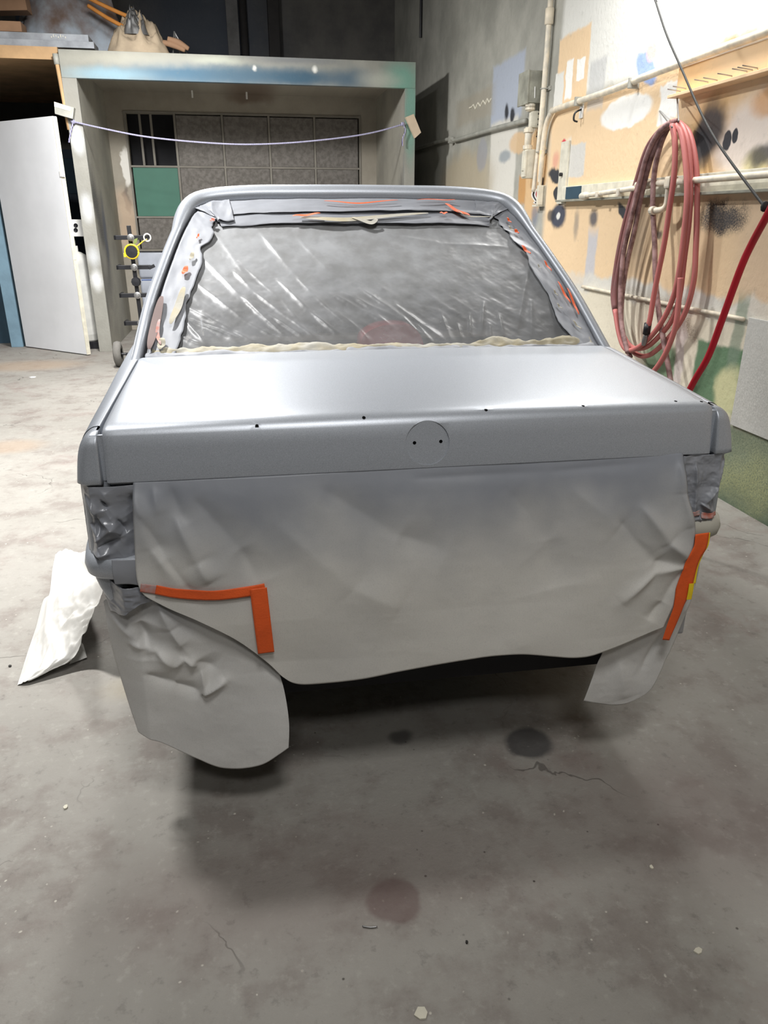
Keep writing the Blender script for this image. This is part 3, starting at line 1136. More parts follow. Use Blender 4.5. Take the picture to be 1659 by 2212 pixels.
Nn += .0008 * ridged(rot * 26, (X * .65 - S * .75) * 6 + 40) * (.2 + low) + 0.0012 * fbm(X * 20, S * 20)
edge = np.minimum(np.minimum(1 - np.abs(tt[None]), 1) * 8, np.minimum(S, SMAX - S) * 12)
Nn = np.where(edge < 1, -.012 + (Nn + .012) * np.clip(edge, 0, 1), Nn)
P = wgrid(X, S, Nn)
mk('window_film', P.reshape(-1, 3), gridfaces(nv, nu), 'film', None, CAR, smooth=True, base=(0, .86, 0),
   label='crinkled translucent plastic film masking the rear window of the car', cat='masking film')


def strip(name, i0, i1, o0, o1, n0, amp, mat, label, seed=0.0, nl=150, na=16, jag=.012, scale=22.0, taper=True):
    """crumpled masking strip that follows the window opening; o0 outer, o1 inner inset"""
    idx = np.linspace(i0 * (NA - 1), i1 * (NA - 1), nl)
    A0 = np.stack([np.interp(idx, np.arange(NA), ARC[:, j]) for j in range(3)], 1)
    O = np.stack([np.interp(idx, np.arange(NA), OUTW[:, j]) for j in range(3)], 1)
    x = np.arange(nl) / nl * (i1 - i0) * 2.4
    jagv = jag * fbm(x * 14 + seed, x * 0 + seed, 3)
    V = []
    for k in range(na):
        f = k / (na - 1)
        off = o0 + (o1 - o0) * f + jagv * f
        q = A0 - O * off[:, None]
        nn = n0 + amp * (ridged(x * scale * .6 + f * .8 + seed, f * 1.2 + seed, 3) * .55 + fbm(x * scale * .4 + seed, f * 1.5 + seed * 2, 3) * .5)
        nn = np.maximum(nn, -.011) if n0 > -.012 else nn
        V.append(q + np.array(NWIN)[None] * nn[:, None])
    return mk(name, np.array(V).reshape(-1, 3), gridfaces(na, nl), mat, None, CAR, smooth=True, solid=.0004, label=label, cat='masking strip')


ms_left = strip('masking_strip', .02, .385, .012, .088, -.004, .0038, 'grey_strip', 'crumpled silver-dusted masking strip up the left side of rear window', 1.3, scale=16)
ms_right = strip('masking_strip', .615, .985, .004, .070, -.004, .004, 'grey_strip_dark', 'crumpled grey masking strip down the right side of rear window', 5.1, scale=16)
ms_top2 = strip('masking_strip', .36, .64, .05, .118, -.007, .004, 'grey_strip_dark', 'lower of two grey masking strips across the top of rear window', 9.7, jag=.004, scale=9)
ms_top = strip('masking_strip', .345, .655, .004, .070, -.002, .005, 'grey_strip', 'upper of two grey masking strips under the roof edge', 3.3, jag=.005, scale=9)
ms_tl = strip('masking_strip', .315, .385, .002, .10, .003, .006, 'grey_strip', 'scrunched patch of masking strips at upper left window corner', 7.7, jag=.02, scale=26)
ms_tr = strip('masking_strip', .615, .685, .002, .09, .003, .005, 'grey_strip_dark', 'scrunched patch of masking strips at upper right window corner', 8.9, jag=.02, scale=26)
# bottom strip
x = np.linspace(-.60, .605, 200)
V = []
for k in range(10):
    f = k / 9
    s = -.004 + f * (.046 + .010 * fbm(x * 9, x * 0 + 2, 3))
    nn = -.006 + .004 * ridged(x * 24, x * 0 + f * 2, 3) + .004 * math.sin(f * 3.14)
    V.append(wgrid(x, s, nn))
ms_bot = mk('masking_strip', np.array(V).reshape(-1, 3), gridfaces(10, 200), 'beige_tape', None, CAR, smooth=True, solid=.0004,
            label='cream masking tape along the foot of rear window', cat='masking strip')
x = np.linspace(-.615, .61, 220)
V = []
for k in range(8):
    f = k / 7
    s = -.018 + f * (.036 + .006 * fbm(x * 7 + 5, x * 0 + 8, 3))
    nn = -.002 + .003 * ridged(x * 18 + 4, x * 0 + f * 2, 3) + .006 * math.sin(f * 3.14)
    V.append(wgrid(x, s, nn))
mk('masking_strip', np.array(V).reshape(-1, 3), gridfaces(8, 220), 'grey_strip', None, CAR, smooth=True, solid=.0004,
   label='narrow silver-dusted masking strip between rear window and boot lid', cat='masking strip')


def sliver(parent, pts, width, mat, n=.008):
    q = np.array([winp(u, v, n) for u, v in pts])
    q = catmull(q, 24) if len(q) > 2 else polyline(q, 24)
    t = np.gradient(q, axis=0)
    t /= np.linalg.norm(t, axis=1)[:, None]
    pr = np.stack([-t[:, 1], t[:, 0]], 1)
    tp = np.clip(np.sin(np.linspace(.12, 3.05, 24)), .1, 1)[:, None] ** .6
    a, b = q + pr * width / 2 * tp, q - pr * width / 2 * tp
    nn = n + .002 * np.sin(np.linspace(0, 9, 24))
    V = np.concatenate([wgrid(a[:, 0], a[:, 1], nn), wgrid(b[:, 0], b[:, 1], nn + .001)])
    return mk('tape_sliver', V, gridfaces(2, 24), mat, parent, solid=.0004)


for pts, wd in [([(632, 467), (660, 464), (692, 461)], .010), ([(700, 434), (750, 438), (800, 437), (860, 433)], .007),
                ([(900, 432), (960, 431), (985, 433)], .005), ([(962, 440), (985, 453), (1015, 466)], .014), ([(950, 460), (967, 460)], .010)]:
    sliver(ms_top, pts, wd, 'orange_tape', .012)
for pts, wd in [([(648, 470), (720, 474), (800, 470), (925, 461)], .020), ([(760, 470), (800, 480), (815, 474)], .018)]:
    sliver(ms_top2, pts, wd, 'beige_tape', .004)
sliver(ms_top, [(985, 455), (1012, 466), (1065, 470)], .006, 'beige_tape', .012)
for pts, wd in [([(1127, 530), (1136, 540), (1146, 549)], .012), ([(1175, 563), (1182, 573), (1191, 586)], .007), ([(1205, 608), (1220, 635), (1232, 655)], .008),
                ([(1225, 622), (1240, 655), (1250, 680)], .008), ([(1112, 495), (1120, 505)], .012), ([(1095, 470), (1104, 482)], .008)]:
    sliver(ms_right, pts, wd, 'orange_tape', .013)
for pts, wd in [([(1237, 692), (1246, 702), (1256, 712)], .006), ([(1195, 625), (1205, 640)], .005), ([(1160, 570), (1170, 582)], .005), ([(1098, 488), (1110, 500)], .008), ([(1202, 655), (1215, 668)], .006)]:
    sliver(ms_right, pts, wd, 'beige_tape', .013)
for pts, wd, mt in [([(350, 640), (335, 700), (322, 755)], .024, 'pillar_red'), ([(395, 592), (404, 575)], .016, 'orange_tape'), ([(398, 620), (385, 660), (368, 700)], .020, 'beige_tape'),
                    ([(418, 545), (410, 562)], .012, 'beige_tape'), ([(425, 515), (430, 505)], .006, 'orange_tape'), ([(345, 690), (340, 720), (347, 745)], .010, 'orange_tape_dusty'),
                    ([(352, 730), (345, 755)], .020, 'beige_tape'), ([(455, 478), (462, 472)], .014, 'orange_tape_dusty')]:
    sliver(ms_left, pts, wd, mt, .010)


# ---- hanging sheets at the tail
def xz(pts, y0):
    return [(p.x, p.z) for p in (cyp(u, v, y0) for u, v in pts)]


def segs_px(lst, y0):
    out = []
    for poly, wd, ht in lst:
        q = xz(poly, y0)
        for a, b in zip(q[:-1], q[1:]):
            out.append((a[0], a[1], b[0], b[1], wd, ht))
    return out


def sheet(name, top, bottom, left, right, y0, fun, mat, label, nu=120, nv=90, cat='masking paper', solid=.0006):
    G = coons(xz(top, y0), xz(bottom, y0), xz(left, y0), xz(right, y0), nu, nv)
    Xg, Zg = G[..., 0], G[..., 1]
    Y = fun(Xg, Zg)
    V = np.stack([Xg, Y, Zg], -1)
    return mk(name, V.reshape(-1, 3), gridfaces(nv, nu), mat, None, CAR, smooth=True, solid=solid, base=(0, 0, 0), label=label, cat=cat)


main_folds = segs_px([
    ([(288, 1070), (330, 1180), (405, 1262)], .022, .012), ([(381, 1118), (430, 1205), (455, 1248)], .022, .012), ([(300, 1110), (360, 1200), (430, 1290)], .018, -.010),
    ([(366, 1060), (400, 1130)], .020, -.006), ([(330, 1060), (345, 1110)], .012, .006), ([(420, 1080), (520, 1180), (560, 1250)], .035, -.008),
    ([(700, 1060), (860, 1150), (960, 1180)], .05, -.008), ([(600, 1130), (760, 1260), (860, 1300)], .06, .007), ([(1380, 1090), (1430, 1160), (1472, 1195)], .022, .014),
    ([(1330, 1120), (1400, 1200), (1465, 1215)], .03, -.010), ([(1465, 1215), (1400, 1225), (1330, 1290)], .016, .010), ([(1460, 1225), (1420, 1290), (1390, 1330)], .02, -.008),
    ([(1240, 1060), (1330, 1130), (1420, 1190)], .04, .006), ([(1100, 1060), (1180, 1160), (1190, 1260)], .06, -.006), ([(1472, 1000), (1468, 1060), (1478, 1130)], .014, .010),
    ([(300, 1035), (800, 1022), (1100, 1005)], .010, .001), ([(900, 1035), (1200, 1020), (1420, 1000)], .012, -.003)], -.03)


def ymain(X, Z):
    f = np.clip((.81 - Z) / .42, 0, 1)
    y = -.012 - .030 * (1 - np.exp(-f * 7)) - .010 * np.sin(f * 2.6) - .008 * f
    y = y - 1.15 * creases(X, Z, main_folds)
    y = y - .006 * fbm(X * 3.5 + 3, Z * 3.0, 3) * (.3 + f) - .0004 * ridged(X * 14, Z * 14, 3)
    y = y - .028 * np.clip(f - .75, 0, 1) * np.sin(X * 6.5 + .8)
    return y


sheet('masking_paper', [(285, 1046), (450, 1038), (600, 1031), (900, 1012), (1200, 995), (1482, 983)],
      [(588, 1428), (612, 1457), (655, 1472), (760, 1457), (900, 1427), (1010, 1405), (1110, 1396), (1230, 1405), (1300, 1392), (1425, 1347)],
      [(285, 1046), (292, 1150), (303, 1258), (350, 1295), (480, 1352), (555, 1402), (588, 1428)],
      [(1482, 983), (1476, 1060), (1488, 1140), (1470, 1200), (1450, 1280), (1425, 1347)], -.03, ymain, 'paper',
      'wide grey-dusted masking paper hanging below the boot lid', 260, 130)

left_folds = segs_px([
    ([(340, 1290), (371, 1350), (437, 1441)], .020, .016), ([(283, 1388), (340, 1400), (381, 1432)], .018, .014), ([(321, 1451), (380, 1470), (437, 1491)], .016, -.012),
    ([(437, 1491), (490, 1460)], .010, .016), ([(395, 1380), (420, 1420), (470, 1440)], .022, -.012), ([(300, 1340), (330, 1400)], .022, -.010),
    ([(310, 1270), (305, 1340), (320, 1420)], .028, -.016), ([(430, 1290), (470, 1330), (520, 1350)], .022, .008), ([(480, 1345), (550, 1400), (600, 1450)], .010, -.010),
    ([(437, 1441), (445, 1490)], .010, .010), ([(240, 1350), (300, 1380)], .018, .008), ([(381, 1432), (400, 1412), (425, 1430)], .009, .010)], -.015)


def yleft(X, Z):
    y = -.026 - 1.1 * creases(X, Z, left_folds) - .006 * fbm(X * 5 + 9, Z * 5, 3) - .0006 * ridged(X * 18, Z * 16, 3)
    y = y + 1.6 * np.clip(-.60 - X, 0, 1) ** 1.25
    return y - .03 * np.clip((.36 - Z) / .3, 0, 1) * (1 + .5 * np.sin(X * 16))


sheet('masking_paper', [(214, 1322), (250, 1290), (303, 1264), (400, 1272), (480, 1274), (578, 1266)],
      [(300, 1575), (350, 1587), (420, 1620), (485, 1641), (560, 1628), (622, 1590)], [(214, 1322), (232, 1410), (265, 1500), (300, 1575)],
      [(578, 1266), (590, 1400), (613, 1480), (623, 1540), (622, 1590)], -.015, yleft, 'paper_low',
      'crumpled masking paper apron hanging low at the left rear corner', 150, 130)

right_folds = segs_px([([(1480, 1200), (1500, 1260), (1470, 1320)], .014, .010), ([(1440, 1300), (1490, 1260)], .012, .008), ([(1330, 1420), (1340, 1500)], .03, .010), ([(1420, 1360), (1380, 1440)], .012, -.008)], .0)


def yright(X, Z):
    y = -.016 - creases(X, Z, right_folds) - .005 * fbm(X * 6 + 2, Z * 5, 3) - .0012 * ridged(X * 16, Z * 14, 3)
    return y + 1.2 * np.clip(X - .60, 0, 1) ** 1.25


sheet('masking_paper', [(1400, 1200), (1460, 1190), (1525, 1182)], [(1253, 1503), (1300, 1512), (1340, 1511), (1372, 1499)],
      [(1400, 1200), (1340, 1330), (1300, 1390), (1253, 1503)], [(1525, 1182), (1518, 1240), (1490, 1300), (1450, 1375), (1405, 1470), (1372, 1499)], 0.0,
      yright, 'paper_low', 'narrow masking paper flap hanging at the right rear corner', 70, 110)

tail_folds = segs_px([([(180, 1075), (215, 1120), (265, 1150)], .008, .012), ([(220, 1080), (232, 1098)], .006, -.014), ([(205, 1170), (250, 1130)], .007, .012), ([(215, 1180), (262, 1160)], .006, -.012),
                      ([(185, 1130), (215, 1160)], .009, .010), ([(255, 1120), (275, 1150)], .008, -.012), ([(195, 1200), (240, 1190)], .008, .012), ([(210, 1110), (218, 1160)], .010, -.010),
                      ([(285, 1070), (290, 1200)], .010, -.010), ([(180, 1100), (190, 1190)], .010, -.008)], -.01)


def ytl(X, Z):
    y = -.014 - creases(X, Z, tail_folds) - 0.0045 * ridged(X * 11 + Z * 6, Z * 12 - X * 5 + 4, 3) * np.clip((X + .70) * 30, 0, 1) * np.clip((.805 - Z) * 40, 0.15, 1)
    return y + 2.2 * np.clip(-.655 - X, 0, 1) ** 1.1


sheet('masking_film', [(166, 1050), (225, 1051), (290, 1046)], [(188, 1226), (220, 1222), (245, 1216), (305, 1214)], [(166, 1050), (175, 1140), (188, 1226)],
      [(290, 1046), (294, 1130), (305, 1214)], -.012, ytl, 'grey_film', 'scrunched dark grey film over the left tail light', 110, 130, cat='masking film')
sheet('masking_paper', [(243, 1205), (275, 1204), (305, 1202)], [(250, 1258), (280, 1257), (307, 1262)], [(243, 1205), (246, 1230), (250, 1258)], [(305, 1202), (306, 1230), (307, 1262)], -.03,
      lambda X, Z: -.040 - .002 * fbm(X * 12, Z * 12, 3) - .004 * np.sin((Z - .6) * 60), 'grey_strip_dark', 'small grey paper tab folded over the left bumper trim', 30, 30)
sheet('masking_film', [(203, 1259), (250, 1262), (345, 1258)], [(232, 1337), (270, 1322), (300, 1300), (345, 1285)], [(203, 1259), (215, 1295), (232, 1337)], [(345, 1258), (345, 1285)], -.02,
      lambda X, Z: -.034 - .006 * ridged(X * 14, Z * 30, 3) + 2.0 * np.clip(-.615 - X, 0, 1) ** 1.15, 'grey_film', 'dark wedge of grey film under the left bumper trim', 60, 40, cat='masking film')

tr_folds = segs_px([([(1500, 1000), (1498, 1060), (1490, 1120)], .006, .008), ([(1570, 990), (1545, 1050), (1515, 1085)], .010, .016), ([(1560, 1060), (1540, 1075), (1535, 1100)], .008, -.020), ([(1510, 1085), (1535, 1102)], .006, .014),
                    ([(1480, 1120), (1550, 1112)], .008, .006), ([(1505, 1105), (1508, 1135)], .004, .006)], -.01)


def ytr(X, Z):
    y = -.014 - creases(X, Z, tr_folds) - .003 * ridged(X * 22, Z * 20 + 4, 4)
    return y + 1.6 * np.clip(X - .648, 0, 1) ** 1.05


tr = sheet('masking_film', [(1474, 984), (1520, 982), (1577, 978)], [(1482, 1142), (1520, 1138), (1556, 1132)], [(1474, 984), (1470, 1060), (1482, 1142)],
           [(1577, 978), (1572, 1022), (1560, 1060), (1556, 1132)], -.012, ytr, 'grey_strip_dark', 'folded grey masking film over the right tail light', 90, 110, cat='masking film')


def tape(pts, width, surf, mat, label, y0, lift=.0025, n=60, name='masking_tape', parent=None, sharp=False):
    q = np.array(xz(pts, y0))
    q = polyline(catmull(q, n) if len(q) > 2 else q, n)
    t = np.gradient(q, axis=0)
    t /= np.linalg.norm(t, axis=1)[:, None]
    pr = np.stack([-t[:, 1], t[:, 0]], 1)
    wv = np.interp(np.linspace(0, 1, n), np.linspace(0, 1, len(width)), width)[:, None]
    V = []
    for f in np.linspace(-.5, .5, 7):
        p = q + pr * wv * f
        yv = surf(p[:, 0], p[:, 1])
        ys = np.convolve(np.pad(yv, 9, mode='edge'), np.ones(19) / 19, mode='valid')
        V.append(np.stack([p[:, 0], np.minimum(ys, yv) * .5 + ys * .5 - lift, p[:, 1]], 1))
    return mk(name, np.array(V).reshape(-1, 3), gridfaces(7, n), mat, parent, CAR, smooth=True, solid=.0003,
              **({} if parent is not None else dict(label=label, cat='tape')))


def ymin(X, Z):
    return np.minimum(np.minimum(ymain(X, Z), yleft(X, Z)), -.03)


tape([(305, 1264), (340, 1268)], [.018, .020], lambda X, Z: np.minimum(ymin(X, Z), -.044), 'orange_tape_dusty', 'grey-dusted stub of orange tape at the left bumper corner', -.04, n=20)
tape([(338, 1267), (400, 1277), (470, 1279), (540, 1271), (573, 1265)], [.0205, .0225, .022, .022], ymin, 'orange_tape', 'horizontal orange tape strip on the left masking paper', -.045, .007)
tape([(558, 1264), (566, 1330), (575, 1406)], [.034, .034], ymin, 'orange_tape', 'short vertical orange tape strip on the left masking paper', -.045, .009)


def yr_(X, Z):
    return np.minimum(np.minimum(ymain(X, Z), yright(X, Z)), -.022)


rt = tape([(1500, 1140), (1495, 1168), (1480, 1195), (1468, 1240), (1455, 1290), (1447, 1318), (1428, 1372)], [.034, .034, .032, .036, .024, .023, .018], yr_, 'orange_tape',
          'long kinked orange tape strip down the right rear corner', -.03, .004)
tape([(1516, 1140), (1512, 1165), (1500, 1185), (1490, 1212), (1485, 1248)], [.006, .007, .007, .006], yr_, 'yellow_tape', 'thin yellow tape line beside the right orange tape', -.03, .002)
tape([(1477, 1246), (1472, 1281)], [.012, .012], yr_, 'yellow_tape', 'short yellow tape piece below the right orange tape', -.03, .007)
tape([(1507, 1176), (1540, 1168)], [.010, .014], lambda X, Z: yr_(X, Z) * 0 - .006 + 1.2 * np.clip(X - .60, 0, 1) ** 1.1, 'orange_tape', 'small orange tape corner under the right bumper trim', -.01, .004, n=20)
for pts, wd in [([(1483, 1108), (1507, 1104)], [.010, .012]), ([(1510, 1109), (1530, 1112), (1546, 1108)], [.012, .014, .010])]:
    tape(pts, wd, ytr, 'orange_tape_dusty', '', -.014, .004, n=20, name='tape_sliver', parent=tr)

# ---- white sheet draped from the car side onto the floor
rows_px = [[(38, 1481, 0.0), (50, 1476, .008), (62, 1472, .012)], [(46, 1455, 0.0), (105, 1440, .03), (160, 1428, .035)], [(60, 1410, 0.0), (125, 1385, .06), (186, 1376, .11)],
           [(75, 1365, 0.0), (140, 1345, .09), (206, 1335, .19)], [(92, 1300, 0.01), (150, 1300, .12), (224, 1290, .26)], [(107, 1283, 0.0), (165, 1262, .10), (235, 1255, .30)],
           [(113, 1235, 0.0), (170, 1225, .08), (240, 1225, .30)], [(120, 1198, 0.0), (165, 1197, .05), (225, 1196, .22)]]
G = np.array([[tuple(czp(*p)) for p in r] for r in rows_px])
G = catmull(G, 90)
G = np.swapaxes(catmull(np.swapaxes(G, 0, 1), 60), 0, 1)
U_, V_ = np.meshgrid(np.linspace(0, 1, 60), np.linspace(0, 1, 90))
bumpz = .008 * ridged(U_ * 5 + V_ * 3, V_ * 7 - U_ * 2, 4) + .006 * fbm(U_ * 6, V_ * 9, 4)
G[..., 2] = np.maximum(G[..., 2] + (bumpz + .012) * np.clip(U_ * 4, 0.05, 1) * np.clip(V_ * 6, .2, 1), .002)
mk('plastic_sheet', G.reshape(-1, 3), gridfaces(90, 60), 'white_sheet', None, CAR, smooth=True, solid=.0006,
   label='glossy white crumpled sheet trailing on the floor left of the car', cat='sheet')
V = [tuple(czp(150, 1435, .004)), tuple(czp(188, 1420, .012)), tuple(czp(180, 1392, .03)), tuple(czp(168, 1380, .05)), tuple(czp(160, 1405, .03))]
mk('sheet_corner', V, [(0, 1, 2, 3, 4)], 'white_sheet', bpy.data.objects['plastic_sheet'], solid=.0006)

# ------------------------------------------------------------------ things on the right wall
def wt(name, label, cat, base, group=None):
    return thing(name, ROOM, base, label, cat, group)


r_ = .019
pA = wt('conduit_pipe', 'tall vertical painted conduit beside the grey junction boxes', 'pipe', (WX - .03, 5.62, 1.44))
MB().tube([(WX - .035, 5.61, 4.65), (WX - .035, 5.61, 2.64), (WX - .035, 5.615, 2.26), (WX - .035, 5.635, 1.81), (WX - .04, 5.665, 1.45)], r_, 12, 40).obj('tube', 'conduit', pA, smooth=True)
q = wp(1197, 36)
MB().lathe([(.022, -.05), (.03, -.045), (.03, .045), (.022, .05)], (WX - .035, 5.61, q.z), 'z', 14).obj('coupling', 'conduit', pA, smooth=True)
for z in (2.1, 1.7):
    MB().box((WX - .012, 5.57, z), (WX - .001, 5.67, z + .025)).tube([(WX - .01, 5.59, z + .012), (WX - .06, 5.62, z + .012), (WX - .01, 5.65, z + .012)], .004, 6, 12).obj('clamp', 'conduit_grey', pA)
pB = wt('conduit_pipe', 'bent painted conduit running along the wall above the hose', 'pipe', (WX - .03, 4.5, 1.44))
MB().tube([(WX - .035, 5.59, 1.45), (WX - .035, 5.57, 1.62), (WX - .035, 5.56, 1.76), (WX - .035, 5.53, 1.87), (WX - .035, 5.46, 1.935), (WX - .035, 5.36, 1.955), (WX - .035, 4.6, 1.957), (WX - .035, 3.9, 1.972), (WX - .035, 2.0, 1.985), (WX - .035, -2.0, 1.99)], .019, 12, 70).obj('tube', 'conduit', pB, smooth=True)
MB().tube([(WX - .036, 5.588, 1.47), (WX - .036, 5.565, 1.72)], .0196, 12).obj('peach_sleeve', 'conduit_peach', pB, smooth=True)
for y in (5.0, 4.3):
    MB().box((WX - .062, y, 1.93), (WX - .001, y + .02, 1.982), bevel=.003).obj('clamp', 'conduit_grey', pB)
pC = wt('conduit_pipe', 'sagging grey conduit running back along the wall to the alcove', 'pipe', (WX - .03, 7.8, 1.94))
MB().tube([(WX - .035, 5.93, 1.947), (WX - .035, 6.6, 1.965), (WX - .035, 7.3, 1.975), (WX - .035, 7.9, 1.985), (WX - .035, 8.05, 2.01), (WX - .035, 8.9, 2.03), (WX - .035, 10.5, 2.05)], .018, 10, 50).obj('tube', 'conduit_grey', pC, smooth=True)
MB().box((WX - .06, 8.0, 1.97), (WX - .001, 8.06, 2.03)).obj('joint', 'conduit_grey', pC)


def wall_box(uw, uo, uf, vt, vb):
    vm = (vt + vb) / 2
    yn = wp(uw, vm).y
    xo = ryp(uo, vm, yn).x
    yf = hitp(uf, vm, ROOMI, 0, xo).y
    return (xo, yn, ryp(uo, vb, yn).z), (WX - .001, yf, ryp(uo, vt, yn).z)


lo, hi = wall_box(1172, 1142, 1122, 151, 222)
e1 = wt('electrical_box', 'large grimy grey electrical box high on the right wall', 'electrical box', (WX - .05, lo[1], lo[2]))
MB().box(lo, hi, bevel=.006).obj('case', 'box_grey', e1)
MB().box((lo[0] - .008, lo[1] - .004, lo[2] - .006), (lo[0] + .004, hi[1] + .004, hi[2] + .004), bevel=.003).obj('cover', 'box_grey', e1)
MB().tube([((lo[0] + .05), lo[1] - .002, lo[2] + .03), ((lo[0] + .045), lo[1] - .006, (lo[2] + hi[2]) / 2)], .004, 6).obj('drip', 'white_ring', e1)
lo2, hi2 = wall_box(1166, 1146, 1141, 238, 276)
e2 = wt('electrical_box', 'small cream junction box between two larger boxes', 'electrical box', (WX - .05, lo2[1], lo2[2]))
MB().box(lo2, hi2, bevel=.014).obj('case', 'box_cream', e2)
for f in (.2, .5, .8):
    MB().lathe([(.0, -.004), (.006, -.003), (.006, .002)], (lo2[0] + .06, lo2[1] - .001, lo2[2] + f * (hi2[2] - lo2[2])), 'y', 10).obj('screw', 'black', e2)
lo3, hi3 = wall_box(1163, 1137, 1128, 322, 385)
e3 = wt('electrical_box', 'tall cream switch box with a latch on its left side', 'electrical box', (WX - .05, lo3[1], lo3[2]))
MB().box(lo3, hi3, bevel=.006).obj('case', 'box_cream', e3)
MB().box((lo3[0] - .02, lo3[1] + .01, lo3[2] + .05), (lo3[0], lo3[1] + .05, lo3[2] + .15), bevel=.004).obj('latch', 'box_cream', e3)
MB().box((lo3[0] - .012, lo3[1] - .003, lo3[2] + .01), (lo3[0] + .004, hi3[1] - .02, hi3[2] - .01), bevel=.003).obj('door', 'box_cream', e3)
for dx, dz in ((.06, .29), (.085, .275), (.075, .265)):
    MB().box((lo3[0] + dx, lo3[1] - .003, lo3[2] + dz - .02), (lo3[0] + dx + .018, lo3[1], lo3[2] + dz - .01), rot=(0, .6, 0)).obj('chipped_spot', 'black', e3)
lo4, hi4 = wall_box(1178, 1162, 1151, 400, 446)
e4 = wt('electrical_box', 'open lower junction box with loose wires above the car roof', 'electrical box', (WX - .05, lo4[1], lo4[2]))
MB().box(lo4, (hi4[0], lo4[1] + .03, hi4[2]), bevel=.004).box((WX - .02, lo4[1], lo4[2]), (WX - .002, hi4[1], hi4[2])).box(lo4, (hi4[0], hi4[1], lo4[2] + .012)).obj('case', 'box_cream', e4)
MB().lathe([(0, -.004), (.013, -.003), (.013, .002)], (lo4[0] + .09, lo4[1] - .001, lo4[2] + .09), 'y', 14).obj('knockout', 'hole', e4)
for i, mt in enumerate(('hose_red', 'white_ring', 'black', 'white_ring')):
    y0 = lo4[1] + .06 + .03 * i
    MB().tube([(lo4[0] + .05, y0, hi4[2] + .02), (lo4[0] + .02, y0 + .02, hi4[2] - .06), (lo4[0] + .05, y0 - .02, hi4[2] - .12), (lo4[0] + .03, y0, lo4[2] + .03)], .006, 6, 16).obj('wire', mt, e4, smooth=True)
MB().box((lo4[0] + .02, lo4[1] + .04, hi4[2]), (WX - .01, hi4[1] - .01, lo3[2])).obj('duct', 'dark', e4)
ym = (lo2[1] + hi2[1]) / 2
for nm, z0, z1, lb in (('connector_pipe', hi2[2], lo[2], 'short conduit nipple under the large grey box'), ('connector_pipe', hi3[2], lo2[2], 'stubby conduit between small and tall cream boxes')):
    m = MB().tube([(WX - .07, ym, z0 - .005), (WX - .07, ym, z1 + .005)], .026, 12)
    c = m.obj(nm, 'conduit', label=lb, cat='pipe', smooth=True)
    MB().lathe([(.026, 0), (.036, .004), (.036, .028), (.026, .032)], (WX - .07, ym, z0), 'z', 12).obj('lock_nut', 'conduit', c)
    MB().lathe([(.026, 0), (.036, .004), (.036, .028), (.026, .032)], (WX - .07, ym, z1 - .032), 'z', 12).obj('lock_nut', 'conduit', c)

# ledge with a capped pipe along it
ld = wt('wall_ledge', 'long paint-spattered white ledge board behind the hanging hose', 'ledge', (WX - .03, 3.0, 1.372))
MB().box((WX - .022, .6, 1.376), (WX - .001, 5.2, 1.468), bevel=.003).obj('back_board', 'box_cream', ld)
MB().box((WX - .062, .6, 1.372), (WX - .001, 5.2, 1.384), bevel=.002).obj('lip', 'box_grey', ld)
q0, q1 = wp(1230, 420), wp(1262, 418)
MB().box((WX - .028, q1.y, 1.388), (WX - .018, q0.y, 1.462)).obj('blue_patch_plate', 'dark_blue', ld)
wpipe = wt('air_pipe', 'white-painted air pipe with open end lying along the ledge', 'pipe', (WX - .08, 4.3, 1.40))
a, b = wp(1256, 424, .08), wp(1402, 402, .08)
MB().tube([a, (a + b) / 2, b], .014, 12, 20).obj('tube', 'conduit', wpipe, smooth=True)
MB().tube([a + Vector((0, -.16, 0)) * 0, a + (b - a) * .10], [.019, .023, .020], 12, 8).obj('end_fitting', 'conduit', wpipe, smooth=True)
for f in (.30, .62):
    c = a + (b - a) * f
    MB().box((c.x - .02, c.y - .015, 1.384), (WX - .02, c.y + .015, c.z + .012), bevel=.004).obj('bracket', 'conduit', wpipe)
wp2 = wt('air_pipe', 'white-painted air pipe with a down-turned outlet behind the hose', 'pipe', (WX - .08, 2.6, 1.30))
t0 = wp(1446, 394, .08)
MB().tube([(t0.x, -1.5, t0.z), (t0.x, t0.y - .06, t0.z), (t0.x, t0.y - .015, t0.z), (t0.x, t0.y, t0.z - .03), (t0.x, t0.y, t0.z - .10), (t0.x - .01, t0.y + .02, t0.z - .125), (t0.x - .03, t0.y + .07, t0.z - .13)], .015, 12, 60).obj('tube', 'conduit', wp2, smooth=True)
MB().box((t0.x - .025, t0.y - .04, t0.z - .028), (t0.x + .025, t0.y + .012, t0.z + .028), bevel=.01).obj('elbow', 'conduit', wp2)
MB().lathe([(.013, 0), (.021, .002), (.021, .03), (.013, .032)], (t0.x - .03, t0.y + .055, t0.z - .13), 'y', 12).obj('nozzle', 'conduit', wp2)

# nail board
nb = wt('nail_board', 'orange-tinted board with nails high on the right wall', 'board', (WX - .02, 2.5, 1.826))
MAT['nail_board'] = blob_material('orange_sprayed_board', 0, lin(226, 180, 126), lin(236, 200, 150),
                                  [dict(c=(-.55, .06), h=(.5, .12), col=ORANGE, s=.5, j='rough', o=.8), dict(c=(.8, .1), h=(.3, .1), col=lin(230, 200, 160), s=.5)], .75, .15).m
MB().box((WX - .024, .8, 1.828), (WX - .001, 3.87, 1.955), bevel=.003).obj('board', 'nail_board', nb)
MB().box((WX - .075, .8, 1.822), (WX - .001, 3.86, 1.836), bevel=.002).obj('lip', 'conduit_peach', nb)
for u, v in [(1480, 198), (1492, 192), (1540, 178), (1560, 174), (1592, 165), (1625, 155), (1637, 152), (1648, 148)]:
    c = wp(u, v)
    MB().tube([(WX - .02, c.y, c.z), (WX - .085, c.y + .02, c.z + .012)], .0028, 6).obj('nail', 'steel', nb)
